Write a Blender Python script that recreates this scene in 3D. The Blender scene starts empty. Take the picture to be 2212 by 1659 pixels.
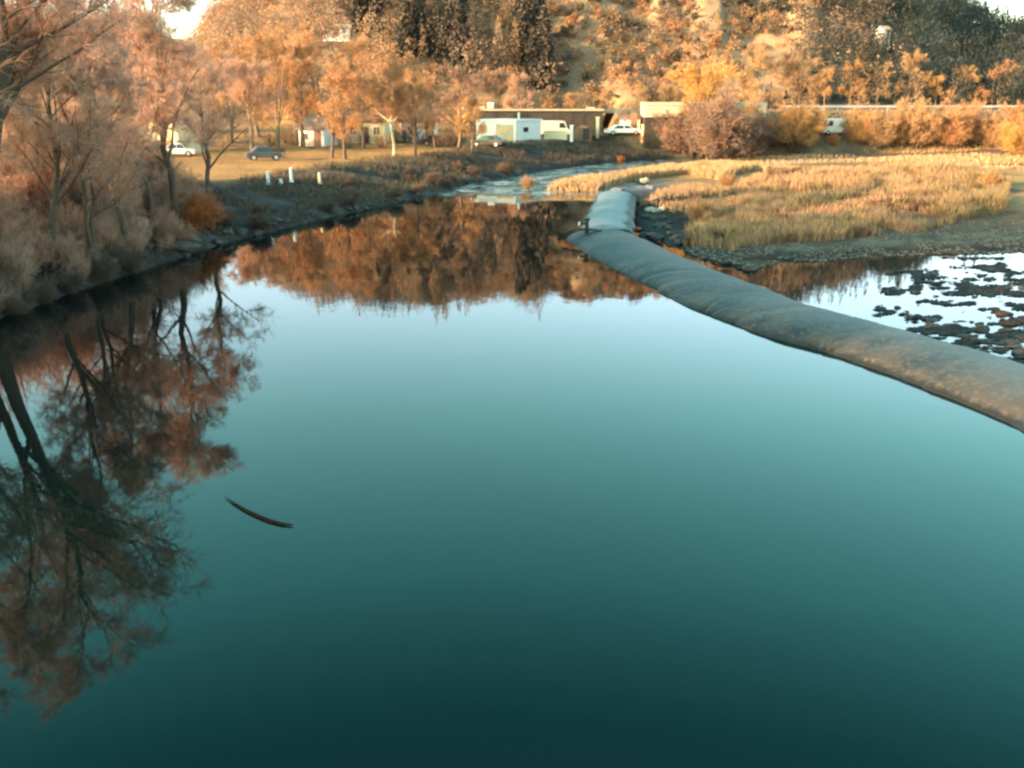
import bpy, bmesh, math, random
import numpy as np
from mathutils import Vector
R = math.radians
C = bpy.context.scene.collection
scene = bpy.context.scene

# ------------------------------------------------------------------ camera
F, CX, CY, PITCH, CAMH = 2125.0, 1106.0, 829.5, 16.5, 9.0      # focal length and centre in 2212-wide pixels
cam = bpy.data.cameras.new("camera"); cam_o = bpy.data.objects.new("camera", cam); C.objects.link(cam_o)
cam.sensor_fit = 'HORIZONTAL'; cam.angle = 2 * math.atan(1106 / F)
cam.clip_start = 0.3; cam.clip_end = 9000
cam_o.location = (0, 0, CAMH); cam_o.rotation_euler = (R(90 - PITCH), 0, 0)
scene.camera = cam_o

# ------------------------------------------------------------------ light
SUN_EL, SUN_AZ = 13.0, math.degrees(math.atan2(-0.90, -0.44))
w = bpy.data.worlds.new("World"); scene.world = w; w.use_nodes = True
nt = w.node_tree; bg = nt.nodes["Background"]
sky = nt.nodes.new("ShaderNodeTexSky"); sky.sky_type = 'NISHITA'; sky.sun_disc = False
sky.sun_elevation = R(SUN_EL); sky.sun_rotation = R(SUN_AZ); sky.air_density = 1.0; sky.dust_density = 2.0; sky.ozone_density = 1.0
tint = nt.nodes.new("ShaderNodeMix"); tint.data_type = 'RGBA'; tint.blend_type = 'MULTIPLY'; tint.inputs[0].default_value = 1.0
# the sky is bright with haze low down and clears to a deep teal overhead
wtc = nt.nodes.new("ShaderNodeTexCoord"); wsp = nt.nodes.new("ShaderNodeSeparateXYZ"); wrp = nt.nodes.new("ShaderNodeValToRGB")
nt.links.new(wtc.outputs['Generated'], wsp.inputs[0]); nt.links.new(wsp.outputs[2], wrp.inputs[0]); nt.links.new(wrp.outputs[0], tint.inputs[7])
ramp = [(0.0, (1, 1, 1)), (0.20, (1.02, 1.03, 0.96)), (0.31, (0.66, 1.06, 0.80)), (0.46, (0.37, 0.96, 0.68)), (0.58, (0.14, 0.43, 0.34)), (0.72, (0.40, 0.42, 0.42)), (1.0, (0.46, 0.44, 0.46))]
while len(wrp.color_ramp.elements) < len(ramp): wrp.color_ramp.elements.new(0.5)
for el_, (p_, c_) in zip(wrp.color_ramp.elements, ramp): el_.position = p_; el_.color = (*c_, 1)
nt.links.new(sky.outputs[0], tint.inputs[6]); nt.links.new(tint.outputs[2], bg.inputs[0])
bg.inputs[1].default_value = 0.15
sun = bpy.data.lights.new("sun", 'SUN'); sun_o = bpy.data.objects.new("sun", sun); C.objects.link(sun_o)
sun.energy = 2.1; sun.angle = R(0.6); sun.color = (1.0, 0.61, 0.36)
sd = Vector((math.sin(R(SUN_AZ)) * math.cos(R(SUN_EL)), math.cos(R(SUN_AZ)) * math.cos(R(SUN_EL)), math.sin(R(SUN_EL))))
sun_o.rotation_euler = sd.to_track_quat('Z', 'Y').to_euler()
sun_o.location = (-60, -60, 60)
scene.view_settings.view_transform = 'Standard'; scene.view_settings.look = 'None'
scene.view_settings.exposure = 2.75; scene.view_settings.gamma = 1
scene.cycles.filter_width = 2.5
scene.cycles.max_bounces = 6; scene.cycles.diffuse_bounces = 2; scene.cycles.glossy_bounces = 3
scene.cycles.transparent_max_bounces = 4

# ------------------------------------------------------------------ helpers
def unit(v): return v / (np.linalg.norm(v, axis=-1, keepdims=True) + 1e-9)
def ray(px, py):
    u, v = (px - CX) / F, (CY - py) / F
    p = R(PITCH)
    return np.array([u, math.cos(p) + v * math.sin(p), -math.sin(p) + v * math.cos(p)])
def G(px, py, z=0.0):
    d = ray(px, py); t = (z - CAMH) / d[2]
    return np.array([d[0] * t, d[1] * t])
def z_at(px, py, Y):
    d = ray(px, py); return CAMH + d[2] * Y / d[1]
def project(x, y, z):
    p = R(PITCH); zz = z - CAMH
    dep = y * math.cos(p) - zz * math.sin(p); up = y * math.sin(p) + zz * math.cos(p)
    return CX + F * x / dep, CY - F * up / dep
def hash2(ix, iy, s):
    h = (ix.astype(np.int64) * 374761393 + iy.astype(np.int64) * 668265263 + s * 974711) & 0x7fffffff
    h = ((h ^ (h >> 13)) * 1274126177) & 0x7fffffff
    return ((h ^ (h >> 16)) & 0xffff) / 65535.0
def vn(x, y, s=0):
    x = np.asarray(x, float); y = np.asarray(y, float)
    ix, iy = np.floor(x), np.floor(y); fx, fy = x - ix, y - iy
    fx = fx * fx * (3 - 2 * fx); fy = fy * fy * (3 - 2 * fy)
    a, b = hash2(ix, iy, s), hash2(ix + 1, iy, s); c, d = hash2(ix, iy + 1, s), hash2(ix + 1, iy + 1, s)
    return (a + (b - a) * fx) * (1 - fy) + (c + (d - c) * fx) * fy
def fbm(x, y, s=0, o=4):
    t = 0; a = 0.5
    for k in range(o):
        t = t + a * vn(x, y, s + k); x = x * 2.03; y = y * 2.03; a *= 0.5
    return t
def sstep(a, b, x):
    t = np.clip((x - a) / (b - a), 0, 1); return t * t * (3 - 2 * t)
def seg_dist(x, y, pts):
    d = np.full(np.shape(x), 1e9)
    for (x0, y0), (x1, y1) in zip(pts[:-1], pts[1:]):
        vx, vy = x1 - x0, y1 - y0; L = vx * vx + vy * vy + 1e-9
        t = np.clip(((x - x0) * vx + (y - y0) * vy) / L, 0, 1)
        d = np.minimum(d, np.hypot(x - x0 - t * vx, y - y0 - t * vy))
    return d
def inside(x, y, poly):
    r = np.zeros(np.shape(x), bool); n = len(poly)
    for i in range(n):
        x0, y0 = poly[i]; x1, y1 = poly[(i + 1) % n]
        if y0 == y1: continue
        c = ((y0 > y) != (y1 > y)) & (x < (x1 - x0) * (y - y0) / (y1 - y0) + x0)
        r ^= c
    return r

# ------------------------------------------------------------------ terrain shape
ZP = -0.9                                     # level of the shallow pool below the dam
L_px = [(0, 690), (80, 662), (150, 636), (230, 610), (300, 588), (370, 565), (480, 527), (600, 499), (700, 472), (780, 456), (850, 441),
        (950, 416), (1020, 398), (1100, 385), (1180, 369), (1300, 353), (1400, 346), (1480, 341)]
LEFT = [(-21, -400), (-20, -40), (-19.5, 0), (-20, 22)] + [tuple(G(*p)) for p in L_px]
e = LEFT[-1]
CH_R = [tuple(G(*p)) for p in [(1500, 354), (1440, 361), (1380, 369), (1310, 380), (1235, 393), (1186, 403), (1200, 411), (1290, 413), (1345, 409)]]
P2 = [tuple(G(px, py, ZP)) for px, py in [(1345, 416), (1420, 440), (1440, 470), (1490, 505), (1540, 540), (1640, 562), (1760, 566), (1900, 555), (2050, 551), (2212, 545), (2500, 535)]]
MUD = [tuple(G(px, py, ZP)) for px, py in [(1352, 425), (1450, 440), (1500, 500), (1560, 545), (1680, 566), (1620, 590), (1520, 560), (1440, 532), (1370, 500)]]
FARL = LEFT + [(e[0] + 60, e[1] + 25), (e[0] + 160, e[1] + 60), (1500, 400), (1500, 3000), (-3000, 3000), (-3000, -400)]
RIGHT = [(1500, 380), (e[0] + 160, e[1] + 55), (e[0] + 60, e[1] + 22)] + CH_R + P2 + [(75, 60), (95, 40), (95, -400), (1500, -400)]
LEFTLINE = LEFT + [(e[0] + 60, e[1] + 25), (e[0] + 160, e[1] + 60)]
RIGHTLINE = [(e[0] + 160, e[1] + 55), (e[0] + 60, e[1] + 22)] + CH_R + P2 + [(75, 60), (95, 40), (95, -400)]
# dam axis, from its near waterline as it is seen
DAM_px = [(1212, 512), (1300, 567), (1380, 608), (1500, 668), (1640, 722), (1800, 768), (1930, 812), (2060, 868), (2212, 934), (2400, 1020), (2620, 1120)]
near = np.array([G(*p) for p in DAM_px]); dv = unit(near[-1] - near[-3]); near = np.concatenate([near, [near[-1] + dv * 12, near[-1] + dv * 26, near[-1] + dv * 40]])
tg = np.gradient(near, axis=0); tg /= np.linalg.norm(tg, axis=1)[:, None]
nrm = np.stack([-tg[:, 1], tg[:, 0]], 1); nrm *= np.sign(nrm[:, :1])          # towards +x, downstream
DAM_R = 2.5
axis = near + nrm * DAM_R * 0.97

RIDGE = [(-3000, 2.2), (-1600, 2.6), (-700, 3.2), (0, 4.25), (150, 4.0), (270, 4.1), (330, 3.75), (385, 3.0), (440, 2.9), (485, 3.7), (530, 5.4), (600, 7.2), (680, 8.0), (800, 8.35),
         (1000, 8.3), (1200, 8.45), (1350, 8.3), (1600, 7.3), (1850, 6.0), (2080, 4.75), (2150, 4.2), (2212, 3.75), (2500, 3.3), (3200, 3.0), (6000, 2.0)]
RX = np.array([math.atan((a - CX) / F) for a, b in RIDGE]); RE = np.array([b - (1.75 if a > 1900 else 1.4 if a < 500 else 1.0) for a, b in RIDGE])
def terrain(x, y):
    x = np.asarray(x, float); y = np.asarray(y, float)
    il, ir = inside(x, y, FARL), inside(x, y, RIGHT)
    dl, dr = seg_dist(x, y, LEFTLINE), seg_dist(x, y, RIGHTLINE)
    n1 = fbm(x * 0.12, y * 0.12, 3); n2 = fbm(x * 0.6, y * 0.6, 7)
    hl = np.minimum(dl * 0.5, 0.55) + 1.75 * sstep(0.5, 11, dl) + (n1 - 0.5) * 0.5 * sstep(1, 8, dl) + (n2 - 0.5) * 0.35 * sstep(0, 1.5, dl)
    bar = sstep(50, 56, y) * (1 - sstep(66, 90, y))
    hr = np.where(y > 88, -0.15, ZP) + 0.05 + 0.22 * sstep(0, 3, dr) + np.where(y > 88, 0.5, 1.2) * sstep(2.0, 20, dr) + (n1 - 0.5) * 0.7 * sstep(3, 10, dr) + (n2 - 0.5) * 0.22 * sstep(0.5, 5, dr)
    bed = -2.6 + 0.0 * x
    h = np.where(il, hl, np.where(ir, hr, np.maximum(bed, np.where((y < 88) & (dr < dl), ZP - 0.06 - 0.25 * dr, -0.1 - 0.6 * np.minimum(dl, dr)))))
    mud = inside(x, y, MUD); h = np.where(mud & ~ir, np.maximum(h, ZP - 0.12 + 0.5 * n2), h)
    # rise to the foot of the hill, then the hill
    th = np.arctan2(x, np.maximum(y, 1.0)); d = np.hypot(x, y)
    front = (y > 0)
    ridge_el = np.interp(th, RX, RE)
    D = 340.0 + 130 * sstep(-0.30, -0.36, th) + 60 * sstep(0.28, 0.5, th)
    Zr = CAMH + D * np.tan(np.radians(ridge_el)) + 0.0
    gul = fbm(th * 26 + 9, d * 0.006, 21, 3) - 0.45
    t = np.clip((d - 185 - 25 * gul) / (D - 185), 0, 1)
    prof = np.where(t < 1, (t * (1.75 - 0.75 * t)) , 1.0)
    rel = np.sin(np.clip(t, 0, 1) * math.pi)
    hill = (Zr - 4) * prof + rel * (gul * 26 + (fbm(x * 0.035, y * 0.035, 31) - 0.47) * 9 + (fbm(x * 0.16, y * 0.16, 33) - 0.47) * 5)
    hill = np.where(d > D, (Zr - 4) * np.exp(-((d - D) / 260.0) ** 2) + 0, hill)
    h = h + np.where(front, np.maximum(hill, 0) + 1.6 * sstep(120, 185, d), 0)
    em = 6.25 * sstep(13, 15.5, x) * np.where(x > 40, sstep(138, 152.5, y), sstep(141.5, 153, y)) * (1 - sstep(168, 185, y)) * (x < 200)
    h = np.where(em > 0.02, np.maximum(h, em), h)
    return h
def hit(px, py):
    d = ray(px, py)
    t = np.concatenate([np.linspace(12, 200, 900), np.linspace(200.3, 700, 900)])
    P = np.array([0, 0, CAMH])[None] + d[None] * t[:, None] / np.hypot(d[0], d[1])
    hz = terrain(P[:, 0], P[:, 1]); k = np.argmax(P[:, 2] <= np.maximum(hz, 0 * hz - 1.2))
    return float(P[k, 0]), float(P[k, 1]), float(hz[k])
def ground(x, y): return float(terrain(np.array([x]), np.array([y]))[0])

# ------------------------------------------------------------------ materials
def new_mat(name):
    m = bpy.data.materials.new(name); m.use_nodes = True
    return m, m.node_tree, m.node_tree.nodes["Principled BSDF"]
def mat(name, c1, c2=None, scale=1.5, rough=0.8, spec=0.3, bump=0.0, metal=0.0, detail=6, vec='Object', stretch=(1, 1, 1)):
    m, t, b = new_mat(name); N, L = t.nodes, t.links
    b.inputs['Roughness'].default_value = rough; b.inputs['Specular IOR Level'].default_value = spec; b.inputs['Metallic'].default_value = metal
    if c2 is None: c2 = tuple(c * 0.8 for c in c1)
    tc = N.new('ShaderNodeTexCoord'); mp = N.new('ShaderNodeMapping'); mp.inputs['Scale'].default_value = stretch
    L.new(tc.outputs[vec], mp.inputs[0])
    no = N.new('ShaderNodeTexNoise'); no.inputs['Scale'].default_value = scale; no.inputs['Detail'].default_value = detail; no.inputs['Roughness'].default_value = 0.65
    L.new(mp.outputs[0], no.inputs['Vector'])
    cr = N.new('ShaderNodeValToRGB'); cr.color_ramp.elements[0].position = 0.32; cr.color_ramp.elements[1].position = 0.68
    cr.color_ramp.elements[0].color = (*c1, 1); cr.color_ramp.elements[1].color = (*c2, 1)
    L.new(no.outputs['Fac'], cr.inputs[0]); L.new(cr.outputs[0], b.inputs['Base Color'])
    if bump:
        bp = N.new('ShaderNodeBump'); bp.inputs['Strength'].default_value = bump; bp.inputs['Distance'].default_value = 0.05
        L.new(no.outputs['Fac'], bp.inputs['Height']); L.new(bp.outputs[0], b.inputs['Normal'])
    return m
def plant_mat(name, c1, c2, trans=0.25):
    """twigs or leaves: per-face tone times a colour that differs a little from plant to plant"""
    m, t, b = new_mat(name); N, L = t.nodes, t.links
    b.inputs['Roughness'].default_value = 0.75; b.inputs['Specular IOR Level'].default_value = 0.2
    oi = N.new('ShaderNodeObjectInfo'); at = N.new('ShaderNodeAttribute'); at.attribute_name = 'tone'
    mx = N.new('ShaderNodeMix'); mx.data_type = 'RGBA'; mx.inputs[6].default_value = (*c1, 1); mx.inputs[7].default_value = (*c2, 1)
    L.new(oi.outputs['Random'], mx.inputs[0])
    mu = N.new('ShaderNodeMix'); mu.data_type = 'RGBA'; mu.blend_type = 'MULTIPLY'; mu.inputs[0].default_value = 1
    L.new(mx.outputs[2], mu.inputs[6]); L.new(at.outputs['Color'], mu.inputs[7]); L.new(mu.outputs[2], b.inputs['Base Color'])
    if trans:
        tr = N.new('ShaderNodeBsdfTranslucent'); ms = N.new('ShaderNodeMixShader'); ms.inputs[0].default_value = trans
        L.new(mu.outputs[2], tr.inputs[0]); L.new(b.outputs[0], ms.inputs[1]); L.new(tr.outputs[0], ms.inputs[2])
        L.new(ms.outputs[0], N['Material Output'].inputs[0])
    return m
M = {}
M['bark_dark'] = mat('dark bark', (0.075, 0.05, 0.038), (0.14, 0.095, 0.07), 6, 0.9, 0.2, 0.5, stretch=(1, 1, 0.2))
M['bark_grey'] = mat('grey brown bark', (0.11, 0.075, 0.05), (0.2, 0.14, 0.1), 6, 0.9, 0.2, 0.5, stretch=(1, 1, 0.2))
M['bark_pale'] = mat('pale poplar bark', (0.42, 0.32, 0.2), (0.62, 0.5, 0.34), 3, 0.85, 0.2, 0.3, stretch=(1, 1, 0.3))
M['tw_brown'] = plant_mat('brown bare twigs', (0.5, 0.285, 0.195), (0.6, 0.35, 0.245))
M['tw_grey'] = plant_mat('grey brown twigs', (0.45, 0.295, 0.225), (0.54, 0.355, 0.27))
M['tw_bank'] = plant_mat('dull bank twigs', (0.13, 0.09, 0.07), (0.19, 0.125, 0.09))
M['tw_orange'] = plant_mat('orange brown twigs', (0.43, 0.22, 0.105), (0.53, 0.28, 0.14))
M['tw_purple'] = plant_mat('purple brown twigs', (0.27, 0.165, 0.12), (0.33, 0.2, 0.14))
M['lf_gold'] = plant_mat('golden willow leaves', (0.5, 0.27, 0.115), (0.58, 0.33, 0.15), 0.3)
M['lf_yellow'] = plant_mat('yellow autumn leaves', (0.58, 0.31, 0.1), (0.62, 0.34, 0.12), 0.3)
M['lf_rust'] = plant_mat('rust autumn leaves', (0.46, 0.16, 0.06), (0.52, 0.2, 0.07), 0.3)
M['lf_sand'] = plant_mat('sandy dry leaves', (0.46, 0.28, 0.15), (0.52, 0.31, 0.16), 0.3)
M['needle'] = plant_mat('dark conifer needles', (0.07, 0.058, 0.048), (0.09, 0.068, 0.055), 0.2)
M['wood'] = plant_mat('hillside woodland foliage', (1, 1, 1), (1, 1, 1), 0.5)
M['grass'] = plant_mat('dry reed and grass blades', (1, 1, 1), (1, 1, 1), 0.3)

# ------------------------------------------------------------------ mesh helpers
def set_props(o, label=None, cat=None, group=None, kind=None):
    if label: o['label'] = label
    if cat: o['category'] = cat
    if group: o['group'] = group
    if kind: o['kind'] = kind
    return o
def raw_mesh(name, V, Fc, m=None, tone=None, smooth=False):
    """V (n,3), Fc (m,k) all faces with k corners"""
    me = bpy.data.meshes.new(name); V = np.asarray(V, np.float32); Fc = np.asarray(Fc, np.int32); k = Fc.shape[1]
    me.vertices.add(len(V)); me.vertices.foreach_set('co', V.ravel())
    me.loops.add(Fc.size); me.loops.foreach_set('vertex_index', Fc.ravel())
    me.polygons.add(len(Fc)); me.polygons.foreach_set('loop_start', np.arange(0, Fc.size, k, dtype=np.int32))
    if smooth: me.polygons.foreach_set('use_smooth', np.ones(len(Fc), bool))
    if tone is not None:
        a = me.attributes.new('tone', 'FLOAT_COLOR', 'FACE')
        a.data.foreach_set('color', np.concatenate([tone, np.ones((len(tone), 1))], 1).astype(np.float32).ravel())
    me.update(calc_edges=True)
    if m: me.materials.append(m)
    return me
def link(name, me, parent=None, loc=None):
    o = bpy.data.objects.new(name, me); C.objects.link(o)
    if parent: o.parent = parent
    if loc is not None: o.location = loc
    return o
def empty(name, loc=(0, 0, 0), rz=0.0, sc=1.0):
    o = bpy.data.objects.new(name, None); C.objects.link(o); o.location = loc; o.rotation_euler = (0, 0, rz)
    o.scale = (sc, sc, sc) if not isinstance(sc, tuple) else sc
    o.empty_display_size = 0.5
    return o
def copy_tree(o, parent=None):
    c = o.copy(); C.objects.link(c)
    if parent: c.parent = parent
    for k in ('label', 'group', 'category', 'kind'):
        if parent is None and k in c.keys(): del c[k]
    for ch in list(o.children): copy_tree(ch, c)
    return c
def bm_obj(name, bm, m, parent=None, loc=None, smooth=False, bevel=0.0):
    if bevel:
        bmesh.ops.bevel(bm, geom=bm.edges[:], offset=bevel, segments=2, affect='EDGES')
    me = bpy.data.meshes.new(name); bm.to_mesh(me); bm.free()
    if smooth:
        for p in me.polygons: p.use_smooth = True
    me.materials.append(m)
    return link(name, me, parent, loc)
def bx(bm, c, s, rot=None):
    vs = [bm.verts.new((c[0] + sx * s[0] / 2, c[1] + sy * s[1] / 2, c[2] + sz * s[2] / 2)) for sx in (-1, 1) for sy in (-1, 1) for sz in (-1, 1)]
    for f in ((0, 1, 3, 2), (4, 6, 7, 5), (0, 4, 5, 1), (2, 3, 7, 6), (0, 2, 6, 4), (1, 5, 7, 3)): bm.faces.new([vs[i] for i in f])
    return bm
def box(name, c, s, m, parent=None, bevel=0.0): return bm_obj(name, bx(bmesh.new(), c, s), m, parent, bevel=bevel)
def cyl(bm, c, r, h, ax='Z', seg=14, r2=None):
    r2 = r if r2 is None else r2
    a = [2 * math.pi * i / seg for i in range(seg)]
    def pt(rr, t, k):
        x, y = rr * math.cos(t), rr * math.sin(t)
        return {'Z': (c[0] + x, c[1] + y, c[2] + k), 'X': (c[0] + k, c[1] + x, c[2] + y), 'Y': (c[0] + x, c[1] + k, c[2] + y)}[ax]
    lo = [bm.verts.new(pt(r, t, -h / 2)) for t in a]; hi = [bm.verts.new(pt(r2, t, h / 2)) for t in a]
    for i in range(seg): bm.faces.new((lo[i], lo[(i + 1) % seg], hi[(i + 1) % seg], hi[i]))
    bm.faces.new(hi); bm.faces.new(lo[::-1]); return bm

# ------------------------------------------------------------------ plants
def tubes(P, Rd, k):
    B, n = P.shape[:2]
    T = np.empty_like(P); T[:, 1:-1] = P[:, 2:] - P[:, :-2]; T[:, 0] = P[:, 1] - P[:, 0]; T[:, -1] = P[:, -1] - P[:, -2]
    T = unit(T); ref = np.broadcast_to(np.array([0.31, 0.87, 0.13]), T.shape)
    A = unit(np.cross(T, ref)); Bn = np.cross(T, A)
    an = np.arange(k) * 2 * math.pi / k
    V = P[:, :, None] + Rd[:, :, None, None] * (np.cos(an)[None, None, :, None] * A[:, :, None] + np.sin(an)[None, None, :, None] * Bn[:, :, None])
    i = np.arange(B)[:, None, None] * n * k + np.arange(n - 1)[None, :, None] * k; j = np.arange(k)[None, None]
    a = i + j; b = i + (j + 1) % k
    return V.reshape(-1, 3), np.stack([a, b, b + k, a + k], -1).reshape(-1, 4)
def ribbons(rng, P, W):
    B, n = P.shape[:2]
    T = unit(P[:, -1] - P[:, 0]); S = unit(np.cross(T, rng.normal(size=T.shape)))
    wd = W[:, None] * np.linspace(1, 0.45, n)[None]
    V = np.stack([P - S[:, None] * wd[..., None] / 2, P + S[:, None] * wd[..., None] / 2], 2)
    i = np.arange(B)[:, None] * n * 2 + np.arange(n - 1)[None] * 2
    return V.reshape(-1, 3), np.stack([i, i + 1, i + 3, i + 2], -1).reshape(-1, 4)
def grow(rng, P, Rd, cnt, t0, t1, a0, a1, ls, fall, n, up, wob, rs, lmin=0.0):
    B, m = P.shape[:2]; N = B * cnt
    ix = np.repeat(np.arange(B), cnt); t = rng.uniform(t0, t1, N)
    f = t * (m - 1); i = np.minimum(f.astype(int), m - 2); q = (f - i)[:, None]
    pos = P[ix, i] * (1 - q) + P[ix, i + 1] * q; tan = unit(P[ix, i + 1] - P[ix, i])
    r = Rd[ix, i] * (1 - q[:, 0]) + Rd[ix, i + 1] * q[:, 0]
    plen = np.linalg.norm(np.diff(P, axis=1), axis=2).sum(1)[ix]
    v = rng.normal(size=(N, 3)); v -= (v * tan).sum(1, keepdims=True) * tan; v = unit(v)
    an = np.radians(rng.uniform(a0, a1, N))[:, None]
    d = np.cos(an) * tan + np.sin(an) * v
    Ln = np.maximum(plen * ls * (1 - fall * t) * rng.uniform(0.65, 1.25, N), lmin)
    Q = np.empty((N, n, 3)); Q[:, 0] = pos
    for j in range(1, n):
        d = d + rng.normal(size=(N, 3)) * wob; d[:, 2] += up; d = unit(d)
        Q[:, j] = Q[:, j - 1] + d * (Ln / (n - 1))[:, None]
    rr = (r * rs)[:, None] * np.linspace(1, 0.3, n)[None]
    return Q, rr
def cat_parts(parts):
    V, Fc, o = [], [], 0
    for v, f in parts:
        V.append(v); Fc.append(f + o); o += len(v)
    return np.concatenate(V), np.concatenate(Fc)
def leaf_quads(rng, pts, size, spread, droop=0.0):
    N = len(pts); c = pts + rng.normal(size=(N, 3)) * spread
    a = unit(rng.normal(size=(N, 3))); b = unit(np.cross(a, rng.normal(size=(N, 3))))
    s = (size * rng.uniform(0.6, 1.4, N))[:, None]; 
    a = a * s; b = b * s * 0.55
    V = np.stack([c - a, c + b, c + a, c - b], 1).reshape(-1, 3)
    return V, np.arange(N * 4).reshape(-1, 4)
def tones(rng, n, lo=0.65, hi=1.3, hue=0.08):
    t = rng.uniform(lo, hi, n)[:, None] * (1 + rng.normal(size=(n, 3)) * hue * np.array([0.4, 0.8, 1.0]))
    return np.clip(t, 0.05, 2)
def bare_tree(seed, h=12.0, spread=1.0, lean=(0, 0), forks=1, droop=0.0, first=0.25, twig_w=0.02, dens=1.0, leaf=None, tr=0.022, narrow=False, asc=0):
    """trunk + limbs, and a crown of fine twigs (and leaves)"""
    rng = np.random.default_rng(seed)
    n = 9; z = np.linspace(0, 1, n); P0 = []
    for k in range(forks):
        a = rng.uniform(0, 6.28); s = 0.0 if forks == 1 else 0.16
        wv = np.cumsum(rng.normal(size=(n, 2)) * 0.012, 0) * h; wv -= wv[:1]
        x = lean[0] * z + s * math.cos(a) * z ** 1.2; y = lean[1] * z + s * math.sin(a) * z ** 1.2
        P0.append(np.stack([x * h + wv[:, 0], y * h + wv[:, 1], z * h * (0.93 if k == 0 else rng.uniform(0.75, 0.92))], 1))
    P0 = np.array(P0); R0 = np.tile(h * tr * (1 - z * 0.85), (forks, 1)) * (1.0 if forks == 1 else 0.75); R0[:, 0] *= 1.35
    P0[:, 0, 2] -= 0.4
    if narrow:
        P1, R1 = grow(rng, P0, R0, 26, first, 0.97, 22, 38, 0.24, 0.45, 6, 0.10, 0.06, 0.45)
    else:
        P1, R1 = grow(rng, P0, R0, max(6, int((18 if asc else 15) / forks)), first, 0.95, asc or 38, asc + 30 if asc else 72, 0.5 * spread, 0.5, 7, 0.06, 0.10, 0.5 if asc else 0.55)
    P2, R2 = grow(rng, P1, R1, 7, 0.2, 0.97, 25, 60, 0.5, 0.4, 5, 0.03 - droop * 0.12, 0.14, 0.55)
    P3, R3 = grow(rng, P2, R2, int(8 * dens), 0.12, 1.0, 22, 60, 0.5, 0.3, 4, 0.02 - droop * 0.35, 0.16, 0.5, 0.5)
    P4, R4 = grow(rng, P3, R3, int(7 * dens), 0.1, 1.0, 18, 50, 0.55, 0.2, 3, -droop * 0.5, 0.14, 0.5, 0.4)
    V, Fc = cat_parts([tubes(P0, R0, 10), tubes(P1, np.maximum(R1, 0.018), 6)])
    trunk = raw_mesh('trunk', V, Fc, None, None, True)
    v4 = ribbons(rng, P4, rng.uniform(0.6, 1.3, len(P4)) * twig_w)
    parts = [tubes(P2, np.maximum(R2, 0.013), 4), tubes(P3, np.clip(R3, 0.007, 0.02), 3), v4]
    n_l = 0
    if leaf:
        base = P4[:, 1:].reshape(-1, 3); base = base[rng.random(len(base)) < leaf[1]]
        parts.append(leaf_quads(rng, base, leaf[0], 0.12)); n_l = len(base)
    V, Fc = cat_parts(parts); tn = tones(rng, len(Fc))
    nb = len(P2) * 16; tn[:nb] *= 0.55
    return trunk, raw_mesh('crown', V, Fc, None, tn)
def shrub_mesh(seed, h=4.0, rad=2.2, stems=26, dens=1.0, twig_w=0.02, leaf=None, droop=0.0, up=0.04):
    rng = np.random.default_rng(seed)
    n = 6; a = rng.uniform(0, 6.28, stems); q = np.sqrt(rng.random(stems))
    P0 = np.zeros((stems, n, 3)); b = 0.25 * rad * q
    P0[:, 0, 0] = np.cos(a) * b; P0[:, 0, 1] = np.sin(a) * b; P0[:, 0, 2] = -0.2
    d = np.stack([np.cos(a) * q * rad / h * 1.15, np.sin(a) * q * rad / h * 1.15, np.ones(stems)], 1)
    Ln = h * (1.0 - 0.28 * q ** 2) * rng.uniform(0.7, 1.08, stems)
    for j in range(1, n):
        d = d + rng.normal(size=d.shape) * 0.10; P0[:, j] = P0[:, j - 1] + unit(d) * (Ln / (n - 1))[:, None]
    R0 = np.linspace(1, 0.25, n)[None] * (0.012 * h * rng.uniform(0.5, 1.0, stems))[:, None]
    P1, R1 = grow(rng, P0, R0, 9, 0.15, 0.97, 18, 48, 0.42, 0.45, 5, up, 0.13, 0.6)
    P2, R2 = grow(rng, P1, R1, int(7 * dens), 0.1, 1.0, 18, 50, 0.5, 0.3, 4, up - droop * 0.3, 0.15, 0.5, 0.35)
    P3, R3 = grow(rng, P2, R2, int(5 * dens), 0.1, 1.0, 15, 48, 0.6, 0.2, 3, -droop * 0.5, 0.12, 0.5, 0.3)
    V, Fc = tubes(P0, R0, 5); stem = raw_mesh('stems', V, Fc, None, None, True)
    parts = [tubes(P1, np.maximum(R1, 0.008), 3), ribbons(rng, P2, np.full(len(P2), twig_w * 1.2)), ribbons(rng, P3, rng.uniform(0.6, 1.3, len(P3)) * twig_w)]
    if leaf:
        base = np.concatenate([P3[:, 1:].reshape(-1, 3), P2[:, 1:].reshape(-1, 3)]); base = base[rng.random(len(base)) < leaf[1]]
        parts.append(leaf_quads(rng, base, leaf[0], 0.10))
    V, Fc = cat_parts(parts)
    return stem, raw_mesh('foliage', V, Fc, None, tones(rng, len(Fc)))
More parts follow.
